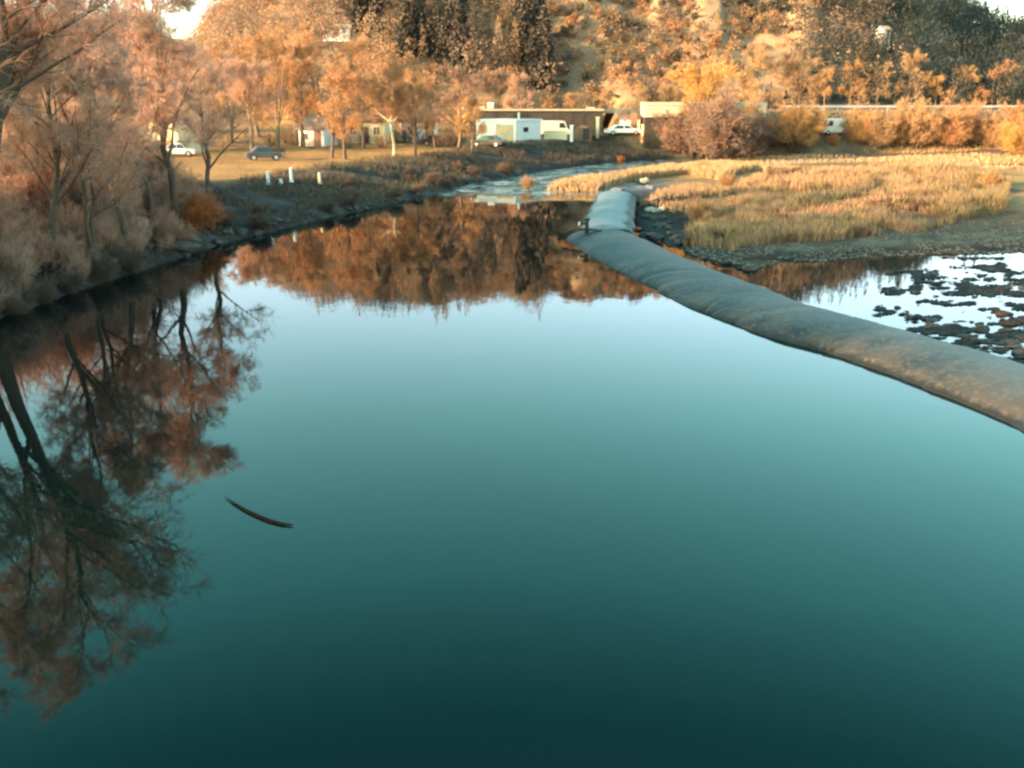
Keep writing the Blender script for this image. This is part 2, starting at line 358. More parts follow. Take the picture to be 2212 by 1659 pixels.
def conifer_mesh(seed, h=14.0, rad=2.6):
    rng = np.random.default_rng(seed)
    P0 = np.zeros((1, 6, 3)); P0[0, :, 2] = np.linspace(-0.5, h * 0.97, 6); R0 = np.linspace(0.02 * h, 0.02, 6)[None]
    V, Fc = tubes(P0, R0, 7); trunk = raw_mesh('trunk', V, Fc, None, None, True)
    N = 190; t = rng.uniform(0.06, 0.99, N) ** 0.9; a = rng.uniform(0, 6.28, N)
    L = rad * (1 - t) ** 0.85 * rng.uniform(0.65, 1.15, N) + 0.15
    P = np.zeros((N, 4, 3)); s = np.linspace(0, 1, 4)
    P[:, :, 0] = np.cos(a)[:, None] * L[:, None] * s; P[:, :, 1] = np.sin(a)[:, None] * L[:, None] * s
    P[:, :, 2] = (t * h)[:, None] - L[:, None] * (0.42 * s ** 1.3)[None]
    base = P[:, 1:].reshape(-1, 3); base = np.repeat(base, 5, 0) + rng.normal(size=(len(base) * 5, 3)) * 0.22
    V, Fc = cat_parts([ribbons(rng, P, np.full(N, 0.3)), leaf_quads(rng, base, 0.42, 0.1)])
    return trunk, raw_mesh('crown', V, Fc, None, tones(rng, len(Fc), 0.6, 1.5))
PROTO = {}
def plant(proto, name, label, cat, loc, sc=1.0, rz=0.0, group=None, trunk_m=None, crown_m=None, names=('trunk', 'crown')):
    a, b = PROTO[proto]
    r = empty(name, loc, rz, sc)
    for nm, me, mm in ((names[0], a, trunk_m), (names[1], b, crown_m)):
        o = bpy.data.objects.new(nm, me); C.objects.link(o); o.parent = r
        if not me.materials: me.materials.append(mm)
        if me.materials[0] is not mm:
            o.material_slots[0].link = 'OBJECT'; o.material_slots[0].material = mm
    return set_props(r, label, cat, group)

# ------------------------------------------------------------------ ground sheet
def lines(segs):
    out = []
    for a, b, s in segs: out += list(np.arange(a, b, s))
    return np.array(out + [segs[-1][1]])
gx = lines([(-3000, -600, 200), (-600, -260, 20), (-260, -70, 5), (-70, 70, 0.7), (70, 110, 2), (110, 300, 5), (300, 640, 17), (640, 3040, 200)])
gy = lines([(-400, -20, 38), (-20, 16, 3), (16, 150, 0.7), (150, 200, 1.6), (200, 400, 3.0), (400, 640, 12), (640, 3040, 200)])
X, Y = np.meshgrid(gx, gy); Z = terrain(X, Y)
ny, nx = X.shape
i = (np.arange(ny - 1)[:, None] * nx + np.arange(nx - 1)[None]); FQ = np.stack([i, i + 1, i + nx + 1, i + nx], -1).reshape(-1, 4)
V = np.stack([X, Y, Z], -1).reshape(-1, 3)
# soil colours per vertex: what the ground is made of
il, ir = inside(X, Y, FARL), inside(X, Y, RIGHT); dl, dr = seg_dist(X, Y, LEFTLINE), seg_dist(X, Y, RIGHTLINE)
def lerp(a, b, t): return a * (1 - t[..., None]) + np.array(b) * t[..., None]
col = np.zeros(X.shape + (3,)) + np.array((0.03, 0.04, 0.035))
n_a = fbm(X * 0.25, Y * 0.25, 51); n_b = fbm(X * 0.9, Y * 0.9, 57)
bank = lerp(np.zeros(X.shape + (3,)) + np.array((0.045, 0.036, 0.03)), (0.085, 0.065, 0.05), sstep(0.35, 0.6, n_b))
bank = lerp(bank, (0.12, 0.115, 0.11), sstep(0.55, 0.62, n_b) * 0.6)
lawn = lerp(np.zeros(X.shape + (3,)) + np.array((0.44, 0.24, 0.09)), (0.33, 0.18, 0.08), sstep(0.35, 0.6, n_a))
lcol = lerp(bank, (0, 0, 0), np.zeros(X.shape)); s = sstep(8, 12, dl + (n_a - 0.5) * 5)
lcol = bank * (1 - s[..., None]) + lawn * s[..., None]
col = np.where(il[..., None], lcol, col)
grav = lerp(np.zeros(X.shape + (3,)) + np.array((0.2, 0.16, 0.125)), (0.11, 0.085, 0.065), sstep(0.4, 0.6, n_b))
wet = lerp(np.zeros(X.shape + (3,)) + np.array((0.022, 0.018, 0.016)), (0.05, 0.038, 0.028), sstep(0.4, 0.6, n_b))
field = lerp(np.zeros(X.shape + (3,)) + np.array((0.43, 0.25, 0.11)), (0.26, 0.17, 0.085), sstep(0.38, 0.6, n_a))
field = lerp(field, (0.15, 0.105, 0.07), sstep(0.5, 0.57, fbm(X * 0.03, Y * 0.16, 77)))
rcol = lerp(wet, (0, 0, 0), np.zeros(X.shape)); s = sstep(1.0, 3.2, dr + (n_b - 0.5) * 2.5)[..., None]; rcol = wet * (1 - s) + grav * s
s = sstep(5.5, 8.5, dr + (n_a - 0.5) * 3)[..., None]; rcol = rcol * (1 - s) + field * s
col = np.where(ir[..., None], rcol, col)
dist = np.hypot(X, Y); s = sstep(178, 196, dist) * (Y > 0)
hillc = lerp(np.zeros(X.shape + (3,)) + np.array((0.42, 0.26, 0.15)), (0.31, 0.2, 0.125), sstep(0.4, 0.6, fbm(X * 0.05, Y * 0.05, 91)))
thg = np.arctan2(X, np.maximum(Y, 1)); hillc = lerp(hillc, (0.06, 0.065, 0.05), sstep(0.25, 0.31, thg + (fbm(X * 0.02, Y * 0.02, 93) - 0.5) * 0.12))
hillc = lerp(hillc, (0.10, 0.07, 0.05), sstep(-0.30, -0.34, thg))
hillc = lerp(hillc, (0.25, 0.15, 0.09), (1 - sstep(-0.06, 0.02, thg)) * sstep(0.40, 0.6, fbm(thg * 30, dist * 0.01, 95)))
col = col * (1 - s[..., None]) + hillc * s[..., None]
s = sstep(13, 16, X) * np.where(X > 40, sstep(139, 142, Y), sstep(142, 144, Y)) * (1 - sstep(160, 170, Y)); emb = lerp(np.zeros(X.shape + (3,)) + np.array((0.28, 0.185, 0.11)), (0.13, 0.1, 0.075), sstep(0.4, 0.56, fbm(X * 0.3, Y * 0.3, 97)))
col = col * (1 - s[..., None]) + emb * s[..., None]
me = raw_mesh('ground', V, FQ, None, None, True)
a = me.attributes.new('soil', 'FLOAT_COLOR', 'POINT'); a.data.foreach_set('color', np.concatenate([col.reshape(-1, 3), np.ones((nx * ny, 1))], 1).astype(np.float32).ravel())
m, t, b = new_mat('soil, gravel and dry grass'); N, L = t.nodes, t.links
at = N.new('ShaderNodeAttribute'); at.attribute_name = 'soil'; tc = N.new('ShaderNodeTexCoord')
no = N.new('ShaderNodeTexNoise'); no.inputs['Scale'].default_value = 2.2; no.inputs['Detail'].default_value = 9; no.inputs['Roughness'].default_value = 0.75; L.new(tc.outputs['Object'], no.inputs['Vector'])
cr = N.new('ShaderNodeValToRGB'); cr.color_ramp.elements[0].position = 0.3; cr.color_ramp.elements[1].position = 0.7
cr.color_ramp.elements[0].color = (0.45, 0.45, 0.47, 1); cr.color_ramp.elements[1].color = (1.35, 1.3, 1.25, 1); L.new(no.outputs['Fac'], cr.inputs[0])
mu = N.new('ShaderNodeMix'); mu.data_type = 'RGBA'; mu.blend_type = 'MULTIPLY'; mu.inputs[0].default_value = 1
L.new(at.outputs['Color'], mu.inputs[6]); L.new(cr.outputs[0], mu.inputs[7]); L.new(mu.outputs[2], b.inputs['Base Color'])
bp = N.new('ShaderNodeBump'); bp.inputs['Strength'].default_value = 0.8; bp.inputs['Distance'].default_value = 0.25; L.new(no.outputs['Fac'], bp.inputs['Height']); L.new(bp.outputs[0], b.inputs['Normal'])
b.inputs['Roughness'].default_value = 0.92; b.inputs['Specular IOR Level'].default_value = 0.15
me.materials.append(m)
set_props(link('ground', me), kind='structure')

# ------------------------------------------------------------------ water
def water_mat(name, body, ripple_from=None, base=0.02):
    m, t, b = new_mat(name); N, L = t.nodes, t.links
    b.inputs['Base Color'].default_value = (*body, 1); b.inputs['Roughness'].default_value = 0.02; b.inputs['IOR'].default_value = 1.33
    ge = N.new('ShaderNodeNewGeometry'); sx = N.new('ShaderNodeSeparateXYZ'); L.new(ge.outputs['Position'], sx.inputs[0])
    mp = N.new('ShaderNodeMapping'); mp.inputs['Scale'].default_value = (1.0, 0.55, 1); L.new(ge.outputs['Position'], mp.inputs[0])
    n1 = N.new('ShaderNodeTexNoise'); n1.inputs['Scale'].default_value = 1.3; n1.inputs['Detail'].default_value = 4; L.new(mp.outputs[0], n1.inputs['Vector'])
    bp = N.new('ShaderNodeBump'); bp.inputs['Distance'].default_value = 0.3 if ripple_from else 0.1; L.new(n1.outputs['Fac'], bp.inputs['Height'])
    if ripple_from:
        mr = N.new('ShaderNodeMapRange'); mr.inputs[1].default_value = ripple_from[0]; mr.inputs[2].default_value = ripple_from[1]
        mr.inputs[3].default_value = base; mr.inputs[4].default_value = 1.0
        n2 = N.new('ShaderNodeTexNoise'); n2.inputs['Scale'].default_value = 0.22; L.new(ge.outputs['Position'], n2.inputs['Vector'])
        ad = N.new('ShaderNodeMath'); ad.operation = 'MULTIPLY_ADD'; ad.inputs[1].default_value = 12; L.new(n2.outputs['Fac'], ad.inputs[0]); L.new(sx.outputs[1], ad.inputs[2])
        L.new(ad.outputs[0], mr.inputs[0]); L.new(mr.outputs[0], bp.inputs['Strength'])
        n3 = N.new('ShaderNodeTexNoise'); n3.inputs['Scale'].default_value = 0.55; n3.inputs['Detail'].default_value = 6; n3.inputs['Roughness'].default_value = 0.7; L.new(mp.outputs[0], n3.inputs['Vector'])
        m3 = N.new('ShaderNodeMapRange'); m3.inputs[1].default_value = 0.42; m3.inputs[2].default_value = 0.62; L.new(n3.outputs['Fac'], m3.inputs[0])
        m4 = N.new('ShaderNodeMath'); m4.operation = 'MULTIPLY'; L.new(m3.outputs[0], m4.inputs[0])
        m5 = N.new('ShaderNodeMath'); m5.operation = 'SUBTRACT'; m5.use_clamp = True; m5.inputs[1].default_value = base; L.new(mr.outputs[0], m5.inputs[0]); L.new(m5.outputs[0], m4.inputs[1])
        sky_mix = N.new('ShaderNodeMix'); sky_mix.data_type = 'RGBA'; sky_mix.inputs[6].default_value = (*body, 1); sky_mix.inputs[7].default_value = (0.42, 0.56, 0.58, 1)   # pale patches paint the sky's reflection into the riffle's base colour
        L.new(m4.outputs[0], sky_mix.inputs[0]); L.new(sky_mix.outputs[2], b.inputs['Base Color'])
    else: bp.inputs['Strength'].default_value = base
    L.new(bp.outputs[0], b.inputs['Normal'])
    return m
def poly_sheet(name, pts, z, m):
    bm = bmesh.new(); f = bm.faces.new([bm.verts.new((x, y, z)) for x, y in pts]); f.normal_update()
    if f.normal.z < 0: f.normal_flip()
    bmesh.ops.triangulate(bm, faces=bm.faces[:])
    return set_props(bm_obj(name, bm, m), kind='structure')
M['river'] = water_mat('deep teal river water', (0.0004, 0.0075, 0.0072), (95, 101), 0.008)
M['shallow'] = water_mat('shallow pool water', (0.006, 0.01, 0.01), None, 0.02)
ax = [tuple(p) for p in axis]
# second span runs on from the pier
D2 = np.array([G(1258, 502, 0.0), G(1272, 462, 0.0), G(1286, 434, 0.0), G(1296, 419, 0.0)]) + np.array([[1.5, 0.2]] * 4)
river_edge = [(-60, -400), (-60, 0), (-50, 30), (-40, 60), (-20, 95), (10, 135), (40, 160), (e[0] + 50, e[1] + 40), (e[0] + 160, e[1] + 90), (e[0] + 160, e[1] + 40), (40, 125), (20, 104)] + [tuple(p) for p in D2[::-1]] + ax + [(ax[-1][0] + 4, -400)]
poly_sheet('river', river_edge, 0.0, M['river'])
poly_sheet('shallow_pool', [tuple(p) for p in D2[::-1]] + ax + [(ax[-1][0] + 4, -400), (110, -400), (110, 50), (90, 72), (40, 72), (20, 80), (14, 92)], ZP, M['shallow'])

# ------------------------------------------------------------------ rubber dam
def rubber(name, c1, c2, c3):
    m, t, b = new_mat(name); N, L = t.nodes, t.links
    tc = N.new('ShaderNodeTexCoord'); uv = N.new('ShaderNodeAttribute'); uv.attribute_name = 'along'
    n1 = N.new('ShaderNodeTexNoise'); n1.inputs['Scale'].default_value = 0.45; n1.inputs['Detail'].default_value = 5; L.new(tc.outputs['Object'], n1.inputs['Vector'])
    c = N.new('ShaderNodeValToRGB'); c.color_ramp.elements[0].position = 0.40; c.color_ramp.elements[1].position = 0.60
    c.color_ramp.elements[0].color = (*c1, 1); c.color_ramp.elements[1].color = (*c2, 1); L.new(n1.outputs['Fac'], c.inputs[0])
    n2 = N.new('ShaderNodeTexNoise'); n2.inputs['Scale'].default_value = 4.5; n2.inputs['Detail'].default_value = 8; n2.inputs['Roughness'].default_value = 0.7; L.new(tc.outputs['Object'], n2.inputs['Vector'])
    c2_ = N.new('ShaderNodeValToRGB'); c2_.color_ramp.elements[0].position = 0.50; c2_.color_ramp.elements[1].position = 0.72
    c2_.color_ramp.elements[0].color = (0, 0, 0, 1); c2_.color_ramp.elements[1].color = (1, 1, 1, 1); L.new(n2.outputs['Fac'], c2_.inputs[0])
    mx = N.new('ShaderNodeMix'); mx.data_type = 'RGBA'; mx.inputs[7].default_value = (*c3, 1); L.new(c2_.outputs[0], mx.inputs[0]); L.new(c.outputs[0], mx.inputs[6])
    # wet slime line just above the water
    ge = N.new('ShaderNodeNewGeometry'); sx = N.new('ShaderNodeSeparateXYZ'); L.new(ge.outputs['Position'], sx.inputs[0])
    ad = N.new('ShaderNodeMath'); ad.operation = 'MULTIPLY_ADD'; ad.inputs[1].default_value = 0.25; L.new(n2.outputs['Fac'], ad.inputs[0]); L.new(sx.outputs[2], ad.inputs[2])
    mr = N.new('ShaderNodeMapRange'); mr.inputs[1].default_value = 0.20; mr.inputs[2].default_value = 0.34; L.new(ad.outputs[0], mr.inputs[0])
    m2 = N.new('ShaderNodeMix'); m2.data_type = 'RGBA'; m2.inputs[6].default_value = (0.012, 0.012, 0.010, 1); L.new(mr.outputs[0], m2.inputs[0]); L.new(mx.outputs[2], m2.inputs[7])
    L.new(m2.outputs[2], b.inputs['Base Color'])
    b.inputs['Roughness'].default_value = 0.5; b.inputs['Specular IOR Level'].default_value = 0.4
    bp = N.new('ShaderNodeBump'); bp.inputs['Strength'].default_value = 0.35; bp.inputs['Distance'].default_value = 0.06; L.new(n2.outputs['Fac'], bp.inputs['Height']); L.new(bp.outputs[0], b.inputs['Normal'])
    return m
def resample(P, step):
    s = np.concatenate([[0], np.cumsum(np.linalg.norm(np.diff(P, axis=0), axis=1))]); n = int(s[-1] / step) + 1
    q = np.linspace(0, s[-1], n)
    o = np.stack([np.interp(q, s, P[:, k]) for k in range(2)], 1)
    for _ in range(12): o[1:-1] = (o[:-2] + 2 * o[1:-1] + o[2:]) / 4
    return o, q
def dam_mesh(name, P, rad, cz, squash, folds, seed, mate, taper=1.2, one_side=False):
    A, q = resample(P, 0.12); T = unit(np.gradient(A, axis=0)); Nn = np.stack([-T[:, 1], T[:, 0]], 1); Nn *= np.sign(Nn[:, :1] + 1e-6)
    k = 56; an = np.arange(k) * 2 * math.pi / k; Lq = q[-1]
    QQ, AN = np.meshgrid(q, an, indexing='ij')
    r = rad * (1 + 0.02 * np.sin(QQ * 0.9 + 1) + (fbm(QQ * 0.55, np.cos(AN) * 1.2 + 5, seed) - 0.47) * 0.10 + (fbm(QQ * 2.5, AN * 2, seed + 4) - 0.47) * 0.02)
    for f0, wd, dp, sk in folds:
        x = QQ - f0 - sk * np.cos(AN); wt = np.clip(np.cos(AN) * 1.3 - 0.3, 0, 1) if one_side else 1.0; r = r - wt * rad * dp * np.exp(-(x / wd) ** 2) + wt * rad * dp * 0.7 * np.exp(-((x - 2.2 * wd) / (1.2 * wd)) ** 2)
    endt = np.minimum(QQ, Lq - QQ) if taper > 0 else np.minimum(QQ, 99); tp = np.clip(endt / max(taper, 0.01), 0, 1); r = r * np.sqrt(np.clip(1 - (1 - tp) ** 2, 0.02, 1)) 
    hx = r * np.cos(AN); hz = r * np.sin(AN) * squash
    V = np.stack([A[:, None, 0] + Nn[:, None, 0] * hx, A[:, None, 1] + Nn[:, None, 1] * hx, cz + hz], -1)
    n = len(A); ii = np.arange(n - 1)[:, None] * k; jj = np.arange(k)[None]
    Fq = np.stack([ii + jj, ii + (jj + 1) % k, ii + (jj + 1) % k + k, ii + jj + k], -1).reshape(-1, 4)
    return raw_mesh(name, V.reshape(-1, 3), Fq, mate, None, True)
M['rubber'] = rubber('grey rubber with algae and silt', (0.016, 0.02, 0.022), (0.062, 0.052, 0.043), (0.14, 0.108, 0.078))
M['rubber_blue'] = rubber('smooth blue grey rubber', (0.15, 0.2, 0.21), (0.19, 0.23, 0.24), (0.22, 0.25, 0.25))
PIER = axis[0]
ext = axis.copy(); ext[0] = ext[0] + (ext[0] - ext[1]) / np.linalg.norm(ext[0] - ext[1]) * 1.0
dam = empty('rubber_dam', (float(axis[4][0]), float(axis[4][1]), 0))
set_props(dam, 'long grey inflated rubber dam tube curving from mid river to right edge', 'dam', 'inflated dam spans')
o = link('bladder', dam_mesh('bladder', ext, DAM_R, -0.25, 0.345, [(2.6, 0.09, 0.022, 0.2), (6.4, 0.11, 0.03, 0.3), (17.5, 0.3, 0.035, 0.8), (19.6, 0.4, 0.03, 0.9), (27, 0.35, 0.02, 0.8), (33, 0.3, 0.02, 0.6)] + [(f_, 0.10, 0.02, s_) for f_, s_ in ((4.3, 0.9), (9.1, -0.5), (12.2, 1.2), (14.6, -0.8), (15.4, 1.4), (18.4, -1.0), (21.7, 1.3), (23.3, -0.7), (25.9, 1.5), (29.5, -1.2), (31.2, 0.9), (35.6, -0.8))], 11, M['rubber'], 2.6), dam); o.location = (-dam.location.x, -dam.location.y, 0)
# concrete sill the bladder is clamped to, just under the near waterline
A, q = resample(ext - 0, 0.5); T = unit(np.gradient(A, axis=0)); Nn = np.stack([-T[:, 1], T[:, 0]], 1); Nn *= np.sign(Nn[:, :1] + 1e-6)
prof = [(-3.7, -2.4), (-3.7, -0.4), (-2.7, -0.4), (-2.7, -2.4)]
V = np.array([[(a[0] + nn[0] * u, a[1] + nn[1] * u, z) for u, z in prof] for a, nn in zip(A, Nn)]).reshape(-1, 3)
ii = np.arange(len(A) - 1)[:, None] * 4; jj = np.arange(4)[None]
M['concrete'] = mat('weathered concrete', (0.2, 0.2, 0.2), (0.33, 0.32, 0.3), 1.5, 0.85, 0.25, 0.3)
o = link('sill', raw_mesh('sill', V, np.stack([ii + jj, ii + (jj + 1) % 4, ii + (jj + 1) % 4 + 4, ii + jj + 4], -1).reshape(-1, 4), M['concrete']), dam); o.location = (-dam.location.x, -dam.location.y, 0)
d2 = link('rubber_dam', dam_mesh('rubber_dam', D2, 2.0, -0.5, 0.45, [(4 + 6.2 * k, 0.7, 0.08, 0.0) for k in range(6)], 23, M['rubber_blue'], 0.8, True))
set_props(d2, 'short smooth blue grey dam span with a scalloped right edge running away from the bend', 'dam', 'inflated dam spans')
# concrete abutment at the far end
p0 = D2[-1]
ab = bmesh.new()
bx(ab, (0, 0, -0.1), (5.6, 2.2, 1.1)); bx(ab, (1.6, 0.2, 0.6), (1.8, 1.5, 0.3)); bx(ab, (-2.4, 0, 0.53), (0.5, 1.9, 0.16))
o = bm_obj('concrete_abutment', ab, mat('blue grey wet concrete', (0.08, 0.09, 0.11), (0.14, 0.145, 0.165), 1.2, 0.7, 0.3, 0.3), None, (float(p0[0]) + 2.6, float(p0[1]) + 1.0, -0.1), bevel=0.05); o.rotation_euler = (0, 0, R(18))
set_props(o, 'low blue grey concrete abutment at the far end of the second dam span', 'abutment')
M['dark'] = mat('dark wet iron', (0.012, 0.012, 0.012), (0.03, 0.025, 0.02), 8, 0.6, 0.4, 0.2)
M['white_paint'] = mat('white paint', (0.78, 0.75, 0.7), (0.84, 0.82, 0.78), 3, 0.6, 0.4)
# dark seam strip and valve stub at the bend
sx_, sy_ = G(1268, 488, 0.9)
st = empty('valve_stub', (float(sx_), float(sy_), 0.72))
set_props(st, 'small dark upright valve stub with a pale tip on the bend between the dam spans', 'valve')
bmv = bmesh.new(); cyl(bmv, (0, 0, 0.1), 0.16, 0.9, seg=12, r2=0.1); cyl(bmv, (0, 0, 0.6), 0.18, 0.14, seg=12); cyl(bmv, (-0.22, 0, 0.32), 0.06, 0.5, 'X', 8); bm_obj('pipe', bmv, M['dark'], st)
bmv = bmesh.new(); cyl(bmv, (-0.5, 0, 0.32), 0.12, 0.1, 'X', 12); bm_obj('pale_cap', bmv, M['white_paint'], st)
bmv = bmesh.new()
for k in range(9): bx(bmv, (-1.35 + 0.3 * k, -0.10 - 0.04 * (4 - k) ** 2 * 0.2, 0.0 - 0.012 * (4 - k) ** 2), (0.34, 0.22, 0.10))
bm_obj('clamp_strip', bmv, M['dark'], st)
# floating branch
P = np.array([[*G(px, py, 0.0), 0.03] for px, py in [(486, 1075), (505, 1089), (530, 1104), (555, 1116), (582, 1127), (608, 1134), (632, 1137)]])[None]
V, Fc = tubes(P, np.array([[0.006, 0.02, 0.03, 0.034, 0.034, 0.03, 0.016]]), 8)
fb = raw_mesh('floating_branch', V - P[0, 3], Fc, mat('black waterlogged wood', (0.004, 0.004, 0.003), (0.008, 0.007, 0.006), 9, 1.0, 0.0, 0.2), None, True)
set_props(link('floating_branch', fb, None, P[0, 3]), 'thin dark curved branch floating alone on the open teal water', 'branch')

# ------------------------------------------------------------------ stones
def stone_mesh(seed, flat=0.6):
    bm = bmesh.new(); bmesh.ops.create_icosphere(bm, subdivisions=3, radius=1)
    rs = np.random.RandomState(seed); o = rs.uniform(-50, 50, 3); pl = unit(rs.normal(size=(7, 3))); dd = rs.uniform(0.55, 0.9, 7)
    for v in bm.verts:
        c = np.array(v.co)
        for p_, d_ in zip(pl, dd):
            k = c @ p_ - d_
            if k > 0: c = c - p_ * k * 0.85
        c *= 1 + 0.9 * (float(fbm(np.array([c[0] * 1.6 + o[0] + c[2]]), np.array([c[1] * 1.6 + o[1]]), seed)[0]) - 0.47)
        v.co = (c[0], c[1] * 0.8, c[2] * flat)
    me = bpy.data.meshes.new('stone'); bm.to_mesh(me); bm.free()
    return me
STONES = [stone_mesh(s) for s in (3, 8, 15, 22, 31)]
M['stone_dark'] = mat('dark wet stone', (0.022, 0.02, 0.018), (0.06, 0.048, 0.04), 2.5, 0.55, 0.4, 0.5)
M['stone_red'] = mat('reddish weedy stone', (0.045, 0.02, 0.015), (0.1, 0.045, 0.035), 2.5, 0.7, 0.3, 0.5)
M['stone_pale'] = mat('pale dry stone', (0.3, 0.26, 0.21), (0.45, 0.39, 0.32), 2.5, 0.85, 0.25, 0.4)
M['stone_grey'] = mat('grey brown bank stone', (0.07, 0.06, 0.055), (0.12, 0.105, 0.095), 2.5, 0.85, 0.25, 0.5)
def stone(x, y, z, s, rz, m, label, group=None, k=0, name='rock', flat=1.0):
    o = link(name, STONES[k % 5], None, (x, y, z)); o.scale = (s * (1.5 if label.startswith('low wet') else 1), s, s * flat); o.rotation_euler = (0, 0, rz)
    if not STONES[k % 5].materials: STONES[k % 5].materials.append(m)
    o.material_slots[0].link = 'OBJECT'; o.material_slots[0].material = m
    return set_props(o, label, 'rock', group)
rng = random.Random(5)
def near_dam(x, y): return np.min(np.hypot(axis[:, 0] - x, axis[:, 1] - y)) < 3.2 or seg_dist(np.array([x]), np.array([y]), ax)[0] < 3.1
rs = np.random.default_rng(61); q = np.stack([rs.uniform(1800, 2900, 84000), rs.uniform(556, 860, 84000)], 1)
dn = vn(q[:, 0] * 0.014, q[:, 1] * 0.09, 4) * 0.6 + vn(q[:, 0] * 0.05, q[:, 1] * 0.22, 9) * 0.4 + 0.22 * sstep(1880, 2150, q[:, 0] + (q[:, 1] - 640) * 0.55)
q = q[(dn + rs.uniform(-0.05, 0.05, len(q)) > 0.735) & (q[:, 0] + (q[:, 1] - 640) * 0.3 > 1900)]; q = np.array([G(a, b, ZP) for a, b in q]); q = q[seg_dist(q[:, 0], q[:, 1], ax) > 2.9]
a_ = rs.uniform(0, 6.28, (len(q), 1)) + np.arange(5)[None] * 1.257; rr_ = rs.uniform(0.5, 1.3, (len(q), 5)) * rs.uniform(0.03, 0.12, (len(q), 1))
VV = np.stack([q[:, :1] + np.cos(a_) * rr_ * 1.9, q[:, 1:] + np.sin(a_) * rr_, ZP + rs.uniform(0.004, 0.05, (len(q), 5))], -1); VT = np.stack([q[:, 0], q[:, 1], ZP + rs.uniform(0.04, 0.11, len(q))], -1)[:, None]
VV = np.concatenate([VV, VT], 1).reshape(-1, 3); k6 = np.arange(len(q))[:, None, None] * 6; fj = np.arange(5)
FF = (k6 + np.stack([fj, (fj + 1) % 5, np.full(5, 5)], -1)[None]).reshape(-1, 3)
o = link('water_weed', raw_mesh('water_weed', VV, FF, mat('dark rotting weed', (0.012, 0.011, 0.01), (0.05, 0.032, 0.024), 0.8, 0.6, 0.35, 0.2))); set_props(o, 'dark ragged weed and gravel breaking the surface of the shallow pool', 'weed', None, 'stuff')
rs = np.random.default_rng(63); q = np.stack([rs.uniform(1480, 2420, 16000), rs.uniform(486, 572, 16000)], 1); q = np.array([G(a, b, -0.4) for a, b in q]); hz_ = terrain(q[:, 0], q[:, 1]); g = (hz_ > ZP - 0.05) & (hz_ < 0.25) & (fbm(q[:, 0] * 0.4, q[:, 1] * 0.5, 65) > 0.4); q, hz_ = q[g], hz_[g]
a_ = rs.uniform(0, 6.28, (len(q), 1)) + np.arange(5)[None] * 1.257; rr_ = rs.uniform(0.6, 1.2, (len(q), 5)) * (rs.uniform(0.04, 0.13, (len(q), 1)) ** 1.0)
VV = np.stack([q[:, :1] + np.cos(a_) * rr_ * 1.3, q[:, 1:] + np.sin(a_) * rr_, hz_[:, None] - 0.02 + 0 * a_], -1); VT = np.stack([q[:, 0], q[:, 1], hz_ + rr_.mean(1) * 0.9], -1)[:, None]
VV = np.concatenate([VV, VT], 1).reshape(-1, 3); k6 = np.arange(len(q))[:, None, None] * 6; FF = (k6 + np.stack([fj, (fj + 1) % 5, np.full(5, 5)], -1)[None]).reshape(-1, 3)
tn_ = np.repeat(np.array(((0.2, 0.165, 0.13), (0.1, 0.08, 0.065), (0.28, 0.24, 0.2), (0.16, 0.1, 0.07)))[rs.integers(0, 4, len(q))], 5, 0)
set_props(link('gravel', raw_mesh('gravel', VV, FF, M['grass'], tn_)), 'grey brown gravel and pebbles along the bar in front of the reeds', 'gravel', None, 'stuff')
cnt = 0
while cnt < 220:
    px = rng.uniform(1860, 2420); py = rng.uniform(572, 830)
    if rng.random() > sstep(1900, 2120, np.array(px + (py - 640) * 0.55)): continue
    if vn(np.array(px * 0.018), np.array(py * 0.035), 4) < 0.36: continue
    x, y = G(px, py, ZP)
    if near_dam(x, y): continue
    red = (2090 < px < 2330 and 655 < py < 735)
    s = rng.choice((0.06, 0.08, 0.1, 0.13, 0.16, 0.22)) * rng.uniform(0.8, 1.2)
    stone(x, y, ZP + 0.02 * s, s * 1.35, rng.uniform(-0.6, 0.6), M['stone_red'] if red and rng.random() < 0.75 else M['stone_dark'],
          'low wet rock breaking the surface of the shallow pool right of the dam', 'rocks in the shallow pool', cnt, flat=rng.uniform(0.5, 1.1)); cnt += 1
for k in range(46):                                       # bed of the gully behind the dam bend
    px, py = rng.uniform(1350, 1520), rng.uniform(425, 530); x, y, z = hit(px, py)
    if near_dam(x, y) or seg_dist(np.array([x]), np.array([y]), [tuple(p) for p in D2])[0] < 2.6: continue
    stone(x, y, max(z, ZP) + 0.02, rng.uniform(0.25, 0.7), rng.uniform(0, 6.28), M['stone_dark'], 'dark rock in the wet gully behind the bend of the dam', 'rocks in the gully behind the dam', k)
for k, (px, py, s) in enumerate([(1404, 456, 0.5), (1418, 458, 0.45), (1432, 455, 0.6), (1452, 453, 0.55), (1470, 455, 0.4)]):
    x, y, z = hit(px, py); stone(x, y, z + 0.05, s, k * 1.3, M['stone_pale'], 'pale dry stone in the row crossing the dark gully beyond the dam', 'pale stones across the gully', k)
x, y, z = hit(1393, 396); stone(x, y, z + 0.3, 0.55, 1, M['stone_pale'], 'single bright pale boulder at the right end of the concrete abutment', None, 1)
for k in range(34):                                       # left shore
    px = rng.uniform(330, 1010); 
    py = np.interp(px, [p[0] for p in L_px], [p[1] for p in L_px]) - rng.uniform(0, 26) * (1.3 - px / 1200)
    x, y, z = hit(px, py); s = rng.uniform(0.18, 0.5)
    stone(x, y, z + 0.02, s, rng.uniform(0, 6.28), M['stone_grey'] if rng.random() < 0.25 else M['stone_dark'], 'grey brown stone lying along the waterline of the shaded left bank', 'stones along the left shore', k)
x, y, z = hit(398, 540); stone(x, y, z + 0.15, 0.9, 0.4, M['stone_grey'], 'large pale slab like stone on the left shore below the leaning shrubs', None, 2, flat=0.7)

